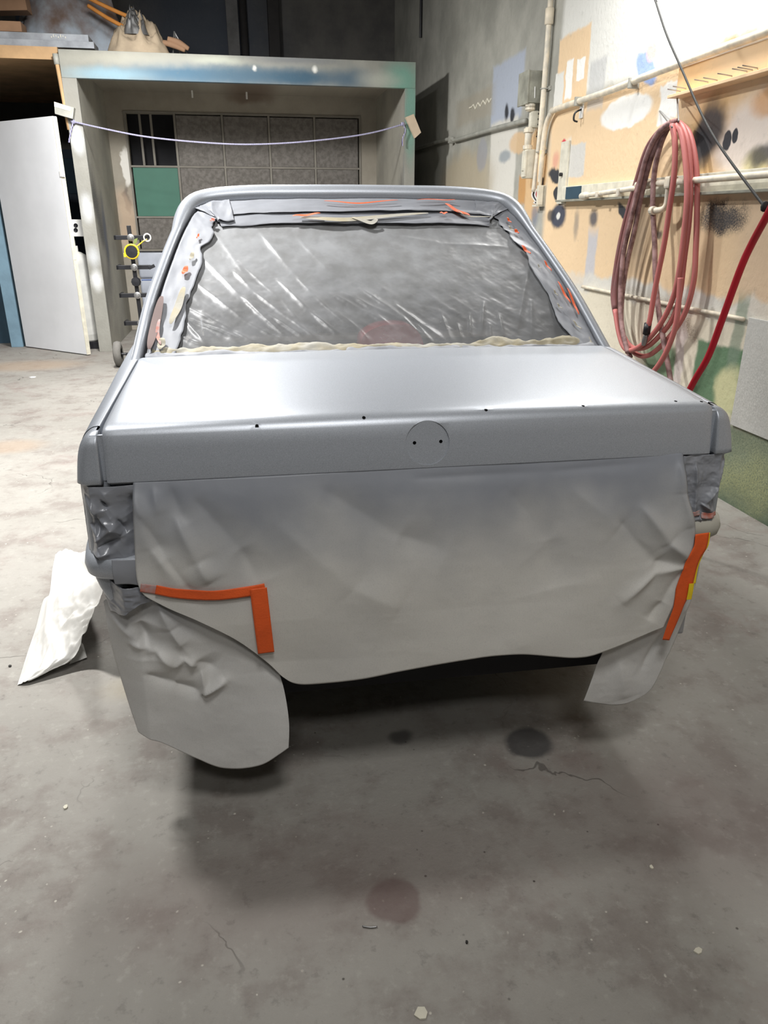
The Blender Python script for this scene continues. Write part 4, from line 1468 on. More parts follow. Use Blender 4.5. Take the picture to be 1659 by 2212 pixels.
tw = wt('wall_strip', 'slim white trim strip along the top of the nail board', 'trim', (WX - .01, 2.5, 1.957))
MB().box((WX - .012, .8, 1.957), (WX - .001, 3.87, 1.966)).obj('strip', 'white_ring', tw)

bt = wt('wall_batten', 'short whitewashed vertical batten with a bolt left of the ledge', 'batten', (WX - .01, wp(1220, 370).y, wp(1220, 440).z))
c0, c1 = wp(1228, 372), wp(1212, 372)
MB().box((WX - .016, c0.y, wp(1220, 440).z), (WX - .001, c1.y, wp(1222, 306).z), bevel=.002).obj('strip', 'box_cream', bt)
c = wp(1219, 377)
MB().lathe([(0, -.02), (.012, -.018), (.012, 0)], (WX - .016, c.y, c.z), 'x', 10).obj('bolt', 'black', bt)
c = wp(1258, 248)
hk = wt('wall_hook', 'little black hook on a white plate under the conduit', 'hook', (WX - .01, c.y, c.z - .05))
MB().box((WX - .01, c.y - .02, c.z - .02), (WX - .001, c.y + .03, c.z + .05), bevel=.003).obj('plate', 'white_ring', hk)
MB().tube([(WX - .01, c.y, c.z + .03), (WX - .05, c.y, c.z + .01), (WX - .055, c.y, c.z - .03), (WX - .03, c.y, c.z - .04)], .006, 6, 14).obj('hook', 'black', hk)
# leaning dark crack strip on wall left of boxes (thin twig like scratch)
c = wp(1088, 120)
# lower wall panel
wpn = MB().box((WX - .014, -1.5, .372), (WX - .001, 3.03, .86), bevel=.002)
MAT['panel_grey'] = blob_material('dirty_grey_panel', 0, lin(186, 186, 182), lin(206, 205, 200),
                                  [dict(c=(1.9, .2), h=(.5, .3), col=lin(150, 152, 146), s=.8, j='wild', o=.6, grain=1)], .75, .2).m
wpn.obj('wall_panel', 'panel_grey', label='pale grey board fixed low on the wall at right', cat='board')
sl = wt('wall_rail', 'thin cream pipe low along the wall behind the hose', 'pipe', (WX - .01, 3.9, .84))
MB().tube([(WX - .015, 4.75, .852), (WX - .015, 3.9, .85), (WX - .015, 3.06, .848)], .010, 8, 12).obj('tube', 'conduit', sl, smooth=True)

# ---- hoses
def hose(pts, off, r, res):
    P = []
    for i, p in enumerate(pts):
        o = off[i] if hasattr(off, '__len__') else off
        P.append(wp(p[0], p[1], o))
    return MB().tube(P, r, 9, res)


HR = .0135
coil = wt('hose_coil', 'coil of faded red and grimy air hose hanging on the wall', 'hose', wp(1410, 770, .06))
loops = [
    ([(1468, 266), (1490, 290), (1503, 350), (1506, 430), (1503, 540), (1498, 610), (1478, 680), (1440, 735), (1400, 768), (1370, 762), (1348, 735), (1332, 690), (1324, 640), (1330, 580), (1345, 500), (1372, 400), (1398, 320), (1430, 278), (1455, 263)], 'hose_pink', .07),
    ([(1455, 263), (1475, 275), (1488, 320), (1492, 400), (1488, 480), (1478, 560), (1468, 640), (1452, 690), (1425, 725), (1395, 750), (1365, 750), (1345, 720), (1334, 670), (1336, 590), (1352, 500), (1376, 410), (1402, 330), (1432, 282), (1452, 265)], 'hose_pink', .095),
    ([(1452, 265), (1470, 285), (1480, 340), (1484, 420), (1478, 500), (1468, 580), (1455, 640), (1430, 695), (1395, 738), (1362, 757), (1345, 745), (1333, 700), (1328, 640), (1340, 560), (1362, 470), (1388, 370), (1412, 305), (1440, 272), (1462, 262)], 'hose_pink', .12),
    ([(1446, 266), (1420, 290), (1396, 340), (1378, 410), (1362, 480), (1348, 540), (1342, 600), (1340, 660), (1345, 715), (1356, 762)], 'hose_dark', .135),
    ([(1448, 268), (1425, 296), (1404, 350), (1386, 420), (1370, 500), (1356, 560), (1346, 620), (1342, 690), (1350, 740), (1362, 772)], 'hose_dark', .11),
    ([(1446, 270), (1428, 310), (1414, 370), (1410, 440), (1414, 520), (1416, 600), (1424, 680), (1436, 750), (1446, 806), (1452, 850)], 'hose_dark', .10),
    ([(1452, 270), (1458, 310), (1456, 380), (1446, 450), (1436, 520), (1422, 590), (1412, 640), (1404, 690), (1399, 706)], 'hose_pink', .14),
    ([(1470, 600), (1462, 690), (1446, 745), (1425, 785), (1400, 815)], 'hose_pink', .15)]
for i, (pts, mt, off) in enumerate(loops):
    if i < 3:
        full = hose(pts, off, HR, 110).V
        cutp = 62 + 4 * i
        for a0, a1, m2 in ((0, cutp + 1, mt), (cutp, 110, 'hose_mauve')):
            seg = [Vector(np.mean(full[k * 9:(k + 1) * 9], axis=0)) for k in range(a0, a1)]
            MB().tube(seg, HR, 9).obj('hose_strand', m2, coil, smooth=True)
    else:
        hose(pts, off, HR, 70).obj('hose_strand', mt, coil, smooth=True)
MB().tube([wp(1400, 698, .14), wp(1396, 722, .14)], .019, 12).obj('hose_sleeve', 'black', coil, smooth=True)
MB().tube([wp(1396, 722, .14), wp(1392, 738, .14), wp(1390, 746, .14)], [.012, .015, .010], 10, 8).obj('brass_fitting', 'steel', coil, smooth=True)
for (u0, v0, o0), (u1, v1, o1) in [((1425, 240, .0), (1452, 275, .16)), ((1462, 200, .0), (1466, 262, .15))]:
    MB().tube([wp(u0, v0, o0 + .002), wp(u1, v1, o1)], .004, 6).obj('hanger_nail', 'steel', coil)

rh = MB()
P = [hitp(1690, 400, ROOMI, 0, 1.58), hitp(1659, 462, ROOMI, 0, 1.58), hitp(1625, 525, ROOMI, 0, 1.60), hitp(1600, 580, ROOMI, 0, 1.60), hitp(1560, 690, ROOMI, 0, 1.60), hitp(1530, 770, ROOMI, 0, 1.60), hitp(1495, 832, ROOMI, 0, 1.60)]
e = P[-1]
P += [Vector((1.60, e.y + .10, .50)), Vector((1.60, e.y + .2, .22)), Vector((1.62, e.y + .40, .04)), Vector((1.70, e.y + .8, .012)), Vector((1.85, e.y + 1.3, .012))]
rh.tube(P, .0118, 12, 110).obj('air_hose', 'hose_red', label='bright red air hose hanging in a slack curve at right', cat='hose', smooth=True)
ck = MB()
k0 = hitp(1652, 447, ROOMI, 0, 1.58)
P = [hitp(1405, -20, ROOMI, 0, 1.9), hitp(1415, 0, ROOMI, 0, 1.9), hitp(1440, 75, ROOMI, 0, 1.87), hitp(1475, 155, ROOMI, 0, 1.82), hitp(1510, 235, ROOMI, 0, 1.76), hitp(1545, 300, ROOMI, 0, 1.70), hitp(1590, 365, ROOMI, 0, 1.64), k0]
top = P[0] + (P[0] - P[1]) * 14
ca = ck.tube([top] + P, .0042, 8, 80).obj('hanging_cable', 'cable', label='thin dark cable slanting down across the right wall', cat='cable', smooth=True)
MB().lathe([(.004, -.014), (.010, -.01), (.012, 0), (.010, .012), (.004, .016)], tuple(k0), 'z', 10).obj('knot', 'cable', ca, smooth=True)

# cream squiggle of paint on the far wall
sq = [wp(u, v, .002) for u, v in [(1014, 233), (1019, 231), (1023, 226), (1027, 235), (1033, 222), (1038, 229), (1044, 217), (1049, 225), (1053, 213), (1057, 221), (1061, 213)]]
MB().tube(sq, .007, 6).obj('paint_squiggle', 'tag_white', bpy.data.objects['wall_right'])

# ------------------------------------------------------------------ the alcove (open booth) at the back
AX0, AX1, AY0, AY1, AZB, AZT = -1.434, 1.834, 8.07, 9.70, 2.447, 2.67
fm = []
for (u, v, hx, hz, c, o, s) in [(400, 150, .55, .09, lin(58, 100, 126), .9, .5), (640, 158, .42, .07, lin(44, 78, 100), .95, .4), (520, 158, .4, .07, lin(60, 90, 110), .8, .5),
                                 (760, 170, .18, .08, lin(56, 84, 104), .8, .5), (230, 160, .3, .05, lin(126, 160, 176), .8, .6), (870, 150, .16, .14, lin(108, 158, 142), .9, .5), (820, 160, .18, .06, lin(168, 170, 160), .7, .5),
                                 (300, 128, .6, .05, lin(168, 165, 152), .6, .6), (640, 130, .4, .035, lin(100, 104, 110), .7, .6), (470, 130, .2, .03, lin(180, 184, 170), .7, .6), (680, 150, .02, .02, lin(226, 226, 220), .9, .5), (550, 148, .015, .02, lin(226, 226, 220), .9, .5)]:
    p = ryp(u, v, AY0)
    fm.append(dict(c=(p.x, p.z if hz < .06 else 2.508), h=(hx, hz), col=c, s=min(.9, s + .35), o=o, j='crisp'))
MAT['fascia'] = blob_material('overspray_blue_fascia', 1, lin(128, 129, 122), lin(148, 148, 140), fm, .7, .12, 40.0).m
sm = []
for u, v, hy, hz in [(186, 345, .15, .2), (192, 385, .18, .2), (200, 415, .2, .2), (207, 445, .24, .2), (213, 480, .26, .2), (218, 510, .26, .18), (227, 550, .26, .2), (233, 600, .22, .22), (228, 660, .2, .25), (230, 710, .18, .2)]:
    p = hitp(u, v, ROOMI, 0, -1.31)
    sm.append(dict(c=(p.y, p.z), h=(hy, hz), col=lin(60, 62, 66), s=.75, o=.8, j='rough', grain=1))
for u, v, hy, hz in [(192, 390, .13, .25), (199, 440, .14, .25), (210, 500, .15, .2), (226, 560, .15, .2)]:
    p = hitp(u, v, ROOMI, 0, -1.31)
    sm.append(dict(c=(p.y, p.z), h=(hy, hz), col=lin(198, 196, 184), s=.75, o=.55, j='wild', grain=1))
for u, v, hy, hz in [(181, 325, .12, .22), (186, 370, .09, .2), (195, 440, .07, .25), (199, 490, .07, .2)]:
    p = hitp(u, v, ROOMI, 0, -1.31)
    sm.append(dict(c=(p.y, p.z), h=(hy, hz), col=lin(104, 140, 156), s=.7, o=.7, j='rough'))
for u, v in [(225, 480), (229, 520)]:
    p = hitp(u, v, ROOMI, 0, -1.31)
    sm.append(dict(c=(p.y, p.z), h=(.08, .22), col=lin(92, 98, 112), s=.7, o=.7, j='rough'))
MAT['booth_side'] = blob_material('speckled_booth_side', 0, lin(146, 144, 135), lin(166, 163, 152), sm, .75, .35, 60.0).m
pfm = [dict(c=(-1.37, 1.36), h=(.045, .10), col=lin(216, 219, 224), s=.9, o=.7), dict(c=(-1.37, .92), h=(.045, .08), col=lin(206, 210, 216), s=.9, o=.6), dict(c=(-1.37, .70), h=(.045, .08), col=lin(226, 228, 230), s=.8, o=.8),
       dict(c=(-1.37, 2.2), h=(.06, .15), col=lin(140, 138, 130), s=.5, o=.8), dict(c=(-1.37, 1.95), h=(.05, .10), col=lin(206, 210, 214), s=.7, o=.8),
       dict(c=(1.79, 2.25), h=(.06, .4), col=lin(112, 158, 144), s=.6, o=.85), dict(c=(1.79, 1.5), h=(.04, .04), col=lin(90, 88, 84), s=.6, o=.8), dict(c=(1.80, 1.32), h=(.04, .05), col=lin(96, 94, 90), s=.6, o=.8)]
MAT['booth_front'] = blob_material('booth_front_paint', 1, lin(132, 131, 124), lin(148, 147, 140), pfm, .7, .2, 50.0).m
bkm = []
p = ryp(272, 362, AY1)
bkm.append(dict(c=(p.x, p.z), h=(.05, .19), col=lin(228, 226, 220), s=.15, j='rough'))
p = ryp(275, 430, AY1)
bkm.append(dict(c=(p.x, p.z), h=(.035, .14), col=lin(84, 84, 84), s=.3, j='rough'))
p = ryp(275, 480, AY1)
bkm.append(dict(c=(p.x, p.z), h=(.10, .35), col=lin(196, 172, 148), s=.4, o=.7, j='rough'))
p = ryp(540, 205, AY1)
bkm.append(dict(c=(p.x, p.z), h=(.25, .08), col=lin(112, 92, 78), s=.5, o=.7, j='rough'))
MAT['booth_back'] = blob_material('booth_back_paint', 1, lin(148, 142, 130), lin(166, 160, 148), bkm, .8, .2, 40.0).m

al = thing('alcove', ROOM, (0, 0, 0), 'painted open-fronted alcove with blue oversprayed fascia at the back', 'alcove')
al['kind'] = 'structure'
MB().box((AX0, AY0, AZB), (AX1, AY0 + .06, AZT), bevel=.004).obj('fascia', 'fascia', al)
fo = bpy.data.objects['fascia']
MB().box((AX0, AY0 + .06, 2.57), (AX1, AY1 + .1, 2.66)).obj('alcove_roof', 'booth_back', al)


def shifted(name):
    return MAT[name]


# side slabs: front edge painted, inner skin speckled
for x0, x1, nm in ((AX0, AX0 + .124, 'left'), (AX1 - .10, AX1, 'right')):
    MB().box((x0, AY0 + .03, 0), (x1, AY1 + .1, 2.57)).obj('side_wall', 'booth_side', al)
    MB().box((x0 - .002, AY0 + .004, 0), (x1 + .002, AY0 + .03, AZB), bevel=.003).obj('front_edge', 'booth_front', al)
V0 = [ryp(850, 126, AY0), ryp(862, 160, AY0)]
# back wall around the window
WX0, WX1, WZ0, WZ1 = -1.106, 1.527, .74, 2.36
bw = MB().box((AX0 + .1, AY1, 0), (WX0, AY1 + .1, 2.57)).box((WX1, AY1, 0), (AX1 - .08, AY1 + .1, 2.57)).box((WX0, AY1, WZ1), (WX1, AY1 + .1, 2.57)).box((WX0, AY1, 0), (WX1, AY1 + .1, WZ0))
bw.obj('back_wall', 'booth_back', al)
MB().box((WX0 - .02, AY1 + .35, WZ0 - .05), (WX1 + .02, AY1 + .38, WZ1 + .05)).obj('dark_backing', 'dark', al)
MAT['pane'] = pm('dust_caked_pane', lin(104, 100, 95), .75, var=.12, vs=26, bump=.15, bs=60, tint=lin(116, 112, 108))
MAT['pane_green'] = pm('green_sheet', lin(62, 112, 96), .6, var=.06, vs=4)
MAT['mullion'] = pm('grey_mullion', lin(128, 124, 116), .7, var=.12)
cw, rh_ = (WX1 - WX0) / 5, (WZ1 - WZ0) / 3
win = MB().box((WX0 - .02, AY1 - .012, WZ0 - .02), (WX1 + .02, AY1 + .0, WZ0)).box((WX0 - .02, AY1 - .012, WZ1), (WX1 + .02, AY1, WZ1 + .02)).box((WX0 - .02, AY1 - .012, WZ0), (WX0, AY1, WZ1)).box((WX1, AY1 - .012, WZ0), (WX1 + .02, AY1, WZ1)).obj('window_frame', 'mullion', al)
for i in range(1, 5):
    MB().box((WX0 + cw * i - .012, AY1 - .006, WZ0), (WX0 + cw * i + .012, AY1 + .03, WZ1)).obj('mullion', 'mullion', win)
for i in range(1, 3):
    MB().box((WX0, AY1 - .004, WZ0 + rh_ * i - .010), (WX1, AY1 + .03, WZ0 + rh_ * i + .010)).obj('glazing_bar', 'mullion', win)
random.seed(11)
for c in range(5):
    for r in range(3):
        if c == 0 and r == 2:
            continue
        d = random.uniform(-.003, .003)
        t = random.uniform(-.010, .010)
        m = MB().box((WX0 + cw * c + .016, AY1 + .008 + d, WZ0 + rh_ * r + .012), (WX0 + cw * (c + 1) - .016, AY1 + .016 + d, WZ0 + rh_ * (r + 1) - .012), rot=(t, 0, t * .5))
        o = m.obj('pane', 'pane_green' if (c == 0 and r == 1) else 'pane', win)
        if c == 0 and r == 1:
            o['label'] = 'green pane'
for fx in (.27, .50):
    MB().box((WX0 + cw * fx - .012, AY1 + .06, WZ0 + rh_ * 2), (WX0 + cw * fx + .012, AY1 + .09, WZ1)).obj('stud', 'mullion', win)
# little fittings under the alcove roof
for u, v in [(414, 190), (532, 192)]:
    p = ryp(u, v, 9.5)
    MB().tube([(p.x, 9.5, 2.57), (p.x, 9.5, 2.50)], .010, 8).obj('ceiling_fitting', 'white_ring', al)
p = ryp(400, 172, AY0)
# fascia cracks on the right end: a cover strip
a, b = ryp(853, 127, AY0 - .004), ryp(871, 181, AY0 - .004)

# rope across the front
RY = AY0 - .02
pts = [ryp(u, v, RY) for u, v in [(152, 261), (163, 264), (220, 277), (300, 293), (380, 303), (470, 310), (540, 312), (620, 309), (700, 302), (770, 293), (820, 283), (866, 270), (876, 268)]]


def rope_mat():
    k = NB('purple_white_rope')
    v = k.coord()
    wv = k.n('ShaderNodeTexWave')
    wv.inputs['Scale'].default_value = 26.0
    wv.inputs['Distortion'].default_value = 2.0
    k.l(v, wv.inputs['Vector'])
    k.l(k.mix(k.rng(wv.outputs[0], .35, .65), lin(84, 76, 140), lin(206, 206, 216)), k.b.inputs['Base Color'])
    k.b.inputs['Roughness'].default_value = .7
    return k.m


MAT['rope'] = rope_mat()
rope = MB().tube(pts, .0075, 8, 140).obj('rope', 'rope', label='purple and white rope strung across the front of the alcove', cat='rope', smooth=True)
MB().tube([ryp(u, v, RY - .01) for u, v in [(158, 264), (154, 280), (150, 300), (149, 308)]], .007, 7, 16).obj('rope_tail', 'rope', rope, smooth=True)
MB().tube([ryp(u, v, RY - .01) for u, v in [(871, 269), (876, 282), (870, 300), (870, 316)]], .007, 7, 16).obj('rope_tail', 'rope', rope, smooth=True)
for u, v in ((158, 263), (870, 268)):
    p = ryp(u, v, RY - .005)
    MB().lathe([(.004, -.02), (.016, -.014), (.02, 0), (.016, .014), (.004, .02)], tuple(p), 'x', 10).obj('knot', 'rope', rope, smooth=True)
# block tied at the right end
P = [ryp(u, v, AY0 - .02) for u, v in [(875, 254), (892, 247), (908, 287), (895, 299)]]
MB().prism([(p.x, p.z) for p in P], 1, AY0 - .055, AY0 - .003).obj('wood_block', 'tag_beige', label='beige wooden block nailed at the right post', cat='block')
P = [ryp(u, v, AY0 - .03) for u, v in [(119, 221), (162, 234), (159, 258), (121, 247)]]
cb = MB().prism([(p.x, p.z) for p in P], 1, AY0 - .075, AY0 - .001).obj('card_box', 'conduit_grey', label='small tilted white box on the left post', cat='box')
P = [ryp(u, v, AY0 - .03) for u, v in [(119.5, 221.5), (155, 233), (154, 242), (120, 232)]]
MB().prism([(p.x, p.z) for p in P], 1, AY0 - .079, AY0 - .075).obj('card_flap', 'tag_white', cb)
# wooden pole beside the left post
a, b = ryp(120, 120, AY0 + .02), ryp(142, 240, AY0 + .02)
pole = MB().tube([b + (b - a) * .35, b, a], .018, 10).obj('wooden_pole', 'wood', label='thin wooden pole leaning beside the left post', cat='pole', smooth=True)
MB().tube([a + (b - a) * .16, a - (b - a) * .03], .026, 12).obj('cloth_tip', 'conduit_grey', pole, smooth=True)

# storage platform over the left side
MB().box((-6.4, 8.16, 2.60), (AX0 - .02, 11.08, 2.70)).obj('platform_deck', 'wood', label='storage platform with pale wooden front edge, upper left', cat='platform')
MAT['under'] = pm('dark_underside', lin(84, 74, 68), .85, var=.2)
random.seed(5)


def crate(name, u0, v0, u1, v1, y, dep, mat, label, cat, rot=0.0, bevel=.004, x_left=None):
    a, b = ryp(u0, v1, y), ryp(u1, v0, y)
    x0 = a.x if x_left is None else x_left
    return MB().box((x0, y, a.z), (b.x, y + dep, b.z), rot=(0, rot, 0), bevel=bevel).obj(name, mat, label=label, cat=cat)


x1 = ryp(203, 92, 8.2).x
MB().box((-3.2, 8.18, 2.702), (x1, 8.44, 2.755), bevel=.003).obj('plank', 'plank_grey', label='lower weathered grey plank on the storage platform', cat='plank')
x1 = ryp(190, 76, 8.2).x
MB().box((-1.95, 8.20, 2.757), (x1, 8.45, 2.812), bevel=.003).obj('plank', 'plank_grey', label='upper grey plank with scratched white marks on platform', cat='plank')
pk = bpy.data.objects['plank.001']
a = ryp(110, 76, 8.2)
a.z = 2.787
for i in range(7):
    MB().box((a.x + .02 * i, 8.192, a.z - .012 + .006 * (i % 3)), (a.x + .02 * i + .005, 8.199, a.z + .010 + .008 * ((i * 5) % 3 - 1))).obj('scratch_mark', 'tag_white', pk)
crate('cardboard_box', 0, 46, 44, 67, 8.22, .2, 'cardboard', 'small orange-brown cardboard box on the planks', 'box', x_left=-2.5)
crate('cardboard_box', 0, -40, 48, 28, 8.50, .2, 'cardboard', 'large brown cardboard box at the top left', 'box', x_left=-2.8, rot=-.06)
bx = bpy.data.objects['cardboard_box.001']
MB().box((-2.9, 8.50, 2.702), (-1.80, 8.70, 2.93)).obj('support_crate', 'blue_tarp', label='dark crate under the large brown box', cat='crate')


def heap(name, c, rx, ry_, h, mat, label, cat, seed, amp=.35, n=40):
    V = []
    for i in range(n):
        r = i / (n - 1)
        for j in range(n * 2):
            a = 2 * math.pi * j / (n * 2)
            x, y = r * math.cos(a), r * math.sin(a)
            z = (1 - r ** 2.2) * (1 + amp * float(ridged(np.array([x * 2.2 + seed]), np.array([y * 2.2 + seed * 2]), 4)[0]))
            k = 1 + .12 * float(fbm(np.array([math.cos(a) * 2 + seed]), np.array([math.sin(a) * 2]), 2)[0])
            V.append((c[0] + x * rx * k, c[1] + y * ry_ * k, c[2] + max(0, z) * h))
    return mk(name, V, gridfaces(n, n * 2, True), mat, None, ROOM, smooth=True, label=label, cat=cat)


c = ryp(300, 100, 8.42)
heap('canvas_bundle', (c.x, 8.42, 2.672), .31, .26, .27, 'canvas', 'rumpled beige canvas bundle on top of the alcove', 'canvas', 2.2)
c = ryp(300, 60, 8.40)
heap('foil_bundle', (c.x - .03, 8.32, 2.84), .12, .11, .13, 'steel', 'dull grey crinkled wrap on the canvas bundle', 'wrap', 6.1, .6)
c = ryp(155, 60, 8.9)
heap('tarp_heap', (c.x - .05, 9.2, 2.70), .60, .38, .95, 'brown_tarp', 'big slumped brown and blue tarp behind the planks', 'tarp', 4.4, .2)
c = ryp(80, 30, 9.2)
MB().box((c.x - .35, 9.8, 2.72), (c.x + .35, 9.86, 3.6), rot=(-.12, 0, 0), piv=(c.x, 9.83, 2.72)).obj('leaning_sheet', 'blue_tarp', label='dark blue sheet leaning behind the planks', cat='sheet')
for (u0, v0, u1, v1), lb in (((170, -15, 306, 48), 'upper of two orange straps sloping to the canvas'), ((190, 12, 275, 62), 'lower of two orange straps sloping to the canvas')):
    MB().tube([ryp(u0, v0, 8.5), ryp((u0 + u1) / 2, (v0 + v1) / 2 + 2, 8.45), ryp(u1, v1, 8.38)], .018, 8, 20).obj('orange_strap', 'orange_cloth', label=lb, cat='strap', smooth=True)
tb = thing('wire_stand', ROOM, tuple(ryp(395, 112, 8.5)), 'small wire tripod stand on top of the alcove', 'stand')
for u, v in ((372, 106), (392, 112), (414, 110)):
    b = ryp(u, v, 8.5)
    MB().tube([ryp(376 if u < 380 else 376, 68, 8.5), Vector((b.x, 8.5 + (u - 392) * .003, 2.672))], .007, 6).obj('leg', 'steel', tb)
for (u0, v0, u1, v1), lb in (((362, 84, 408, 106), 'reddish brown rolled cloth on the alcove roof'), ((352, 92, 400, 109), 'dull brown rolled cloth low on the alcove roof')):
    MB().tube([ryp(u0, v0, 8.35), ryp((u0 + u1) / 2, (v0 + v1) / 2 - 3, 8.35), ryp(u1, v1, 8.35)], [.022, .03, .018], 10, 14).obj('rolled_cloth', 'cardboard', label=lb, cat='cloth', smooth=True)

# columns on the back wall
def backcol(u0, u1, mat, label, dep=.15, name='wall_column'):
    x0, x1 = ryp(u0, 60, YB - dep).x, ryp(u1, 60, YB - dep).x
    MB().box((x0, YB - dep, 0), (x1, YB - .001, HC - .01), bevel=.01).obj(name, mat, label=label, cat='column')


MAT['col_dark'] = pm('dark_column', lin(52, 50, 50), .8, var=.15)
MAT['col_pale'] = pm('pale_column', lin(112, 112, 112), .8, var=.2)
backcol(580, 604, 'col_dark', 'dark column on the back wall above the alcove')
backcol(490, 516, 'col_pale', 'pale column on the back wall above the alcove', .10)
p = ryp(527, 60, YB - .08)
MB().tube([(p.x, YB - .05, 0), (p.x, YB - .05, HC)], .045, 12).obj('drain_pipe', 'col_dark', label='dark vertical drain pipe beside the pale column', cat='pipe', smooth=True)
# thin rod on the right wall top
p = wp(913, 25)
MB().tube([(WX - .02, p.y, 4.2), (WX - .02, p.y, p.z - .25)], .015, 6).obj('hanging_rod', 'black', label='short black rod hanging high on the far right wall', cat='rod')

# ------------------------------------------------------------------ left side: door, jamb, tank, cabinet door
d0, d1 = rzp(56, 750), rzp(188, 768)
dd = (d1 - d0).normalized()
dn = Vector((dd.y, -dd.x, 0)) * -1
DL = (d1 - d0).length
dm = ROOM @ Matrix.Translation(d0) @ Matrix.Rotation(math.atan2(dd.y, dd.x), 4, 'Z')
dr = thing('door_1', dm, (0, 0, 0), 'plain white slab door standing open at the left', 'door', kind='structure')
MB().box((0, 0, .008), (DL, .044, 2.115), bevel=.004).obj('slab', 'white_door', dr)
MB().box((DL - .002, .008, .9), (DL + .006, .036, 1.06), bevel=.002).obj('latch_plate', 'box_cream', dr)
zl = 1.62
MB().box((DL - .01, -.006, zl), (DL + .022, .03, zl + .05), bevel=.003).obj('catch', 'white_ring', dr)
MB().box((DL - .002, .0, .008), (DL + .004, .044, 2.11)).obj('edge_strip', 'box_cream', dr)
j0 = rzp(38, 745)
jb = MB().box((j0.x - .02, j0.y - .16, 0), (d0.x - .03, j0.y + .06, 2.2), bevel=.004)
jb.obj('door_jamb', 'blue_paint', label='blue painted jamb at the hinge side of the white door', cat='jamb')
MB().box((-6.4, 8.85, 0), (j0.x - .05, 8.95, 2.1)).obj('partition', 'dark_blue', label='dark teal partition at the far left edge', cat='partition')

tk = thing('gas_tank', ROOM, (-1.60, 8.40, 0), 'tall dusty white cylinder standing behind the left post', 'tank')
MB().box((-1.74, 8.27, 0), (-1.46, 8.53, .07)).obj('stand', 'black', tk)
MB().lathe([(.0, .07), (.12, .07), (.128, .09), (.128, .13), (.131, .14), (.131, .15), (.128, .16), (.128, .84), (.122, .885), (.10, .925), (.06, .948), (.035, .955), (.035, 1.01), (.0, 1.01)], (-1.60, 8.40, 0), 'z', 32).obj('cylinder', 'tank', tk, smooth=True)
MB().tube([(-1.60, 8.40, 1.0), (-1.60, 8.40, 1.07)], .022, 10).tube([(-1.60, 8.40, 1.05), (-1.66, 8.36, 1.05)], .012, 8).obj('valve', 'steel', tk)
MB().lathe([(.012, 0), (.03, .004), (.034, .012), (.03, .02), (.012, .024)], (-1.675, 8.35, 1.05), 'x', 12).obj('valve_knob', 'tank', tk)
a, b = ryp(157, 511, 8.35), ryp(181, 474, 8.35)
ob = MB().box((a.x, 8.35, a.z), (AX0 - .004, 8.42, b.z), bevel=.006).obj('outlet_box', 'white_ring', label='white outlet box with two round sockets on left post', cat='outlet')
for v in (487, 497):
    p = ryp(161, v, 8.35)
    MB().lathe([(0, -.004), (.010, -.004), (.016, -.008), (.02, -.004), (.02, .002)], (p.x + .012, 8.349, p.z), 'y', 16).obj('socket', 'black', ob)
# dark panelled door far back
a, b = ryp(128, 480, 10.6), ryp(172, 300, 10.6)
d2 = thing('door_2', ROOM, (a.x, 10.6, 0), 'dark panelled door in the shade behind the left post', 'door', kind='structure')
MB().box((a.x - .4, 10.6, 0), (b.x + .3, 10.64, 2.05)).obj('slab', 'blue_tarp', d2)
for z0, z1 in ((.25, .8), (.95, 1.45), (1.55, 1.95)):
    for x0 in (a.x - .3, a.x + .08):
        MB().box((x0, 10.588, z0), (x0 + .28, 10.602, z1), bevel=.006).obj('panel', 'dark_blue', d2)

# ------------------------------------------------------------------ wheeled rack, wrapped packages, litter
RY_ = 7.19
rk = thing('parts_rack', ROOM, (-.89, RY_, 0), 'black wheeled rack with stacked cross arms beside the car', 'rack')
MB().box((-.905, RY_ - .015, .10), (-.872, RY_ + .018, 1.21), rot=(0, -.015, 0), bevel=.003).obj('spine', 'black', rk)
for z, hl in ((1.113, .135), (.868, .145), (.631, .15), (.389, .14)):
    ar = MB().box((-.89 - hl, RY_ - .045, z - .018), (-.89 + hl, RY_ - .016, z + .018), bevel=.003).obj('cross_arm', 'black', rk)
    MB().box((-.89 - hl, RY_ - .045, z - .018), (-.89 - hl + .02, RY_ + .12, z + .018), bevel=.003).obj('arm_end', 'black', ar)
    MB().box((-.89 + hl - .02, RY_ - .05, z - .012), (-.89 + hl + .035, RY_ - .02, z + .016), rot=(0, -.4, 0), bevel=.003).obj('arm_tip', 'black', ar)
    MB().lathe([(0, -.066), (.016, -.064), (.018, -.05), (.03, -.047), (.03, -.043)], (-.885, RY_, z), 'y', 14).obj('bolt', 'steel', ar)
for z in (.745, .30):
    MB().lathe([(0, -.06), (.035, -.058), (.042, -.04), (.042, -.02), (.03, -.016)], (-.885, RY_, z), 'y', 10).obj('clamp_knob', 'black', rk)
MB().box((-.16 - .89, RY_ - .02, .085), (-.58, RY_ + .02, .12), bevel=.003).box((-.90, RY_ - .02, .06), (-.87, RY_ + .55, .10), bevel=.003).obj('base_frame', 'black', rk)
for x in (-1.12, -.62):
    wl = MB().lathe([(.05, -.03), (.08, -.035), (.108, -.026), (.115, 0), (.108, .026), (.08, .035), (.05, .03)], (x, RY_, .115), 'x', 28).obj('wheel', 'dusty_rubber', rk, smooth=True)
    MB().lathe([(0, -.02), (.055, -.018), (.055, .018), (0, .02)], (x, RY_, .115), 'x', 20).obj('hub', 'black', wl)
    MB().tube([(x, RY_, .115), (-.89, RY_, .105)], .012, 8).obj('axle', 'black', rk)
MB().box((-1.0, RY_ + .35, .03), (-.80, RY_ + .42, .09), bevel=.01, rot=(0, -.2, 0)).obj('foot', 'black', rk)
tr_ = thing('tape_reel', ROOM, (-.885, RY_ - .06, .99), 'yellow reel with dark centre hung on the black rack', 'reel')
t = np.linspace(0, 2 * math.pi, 33)
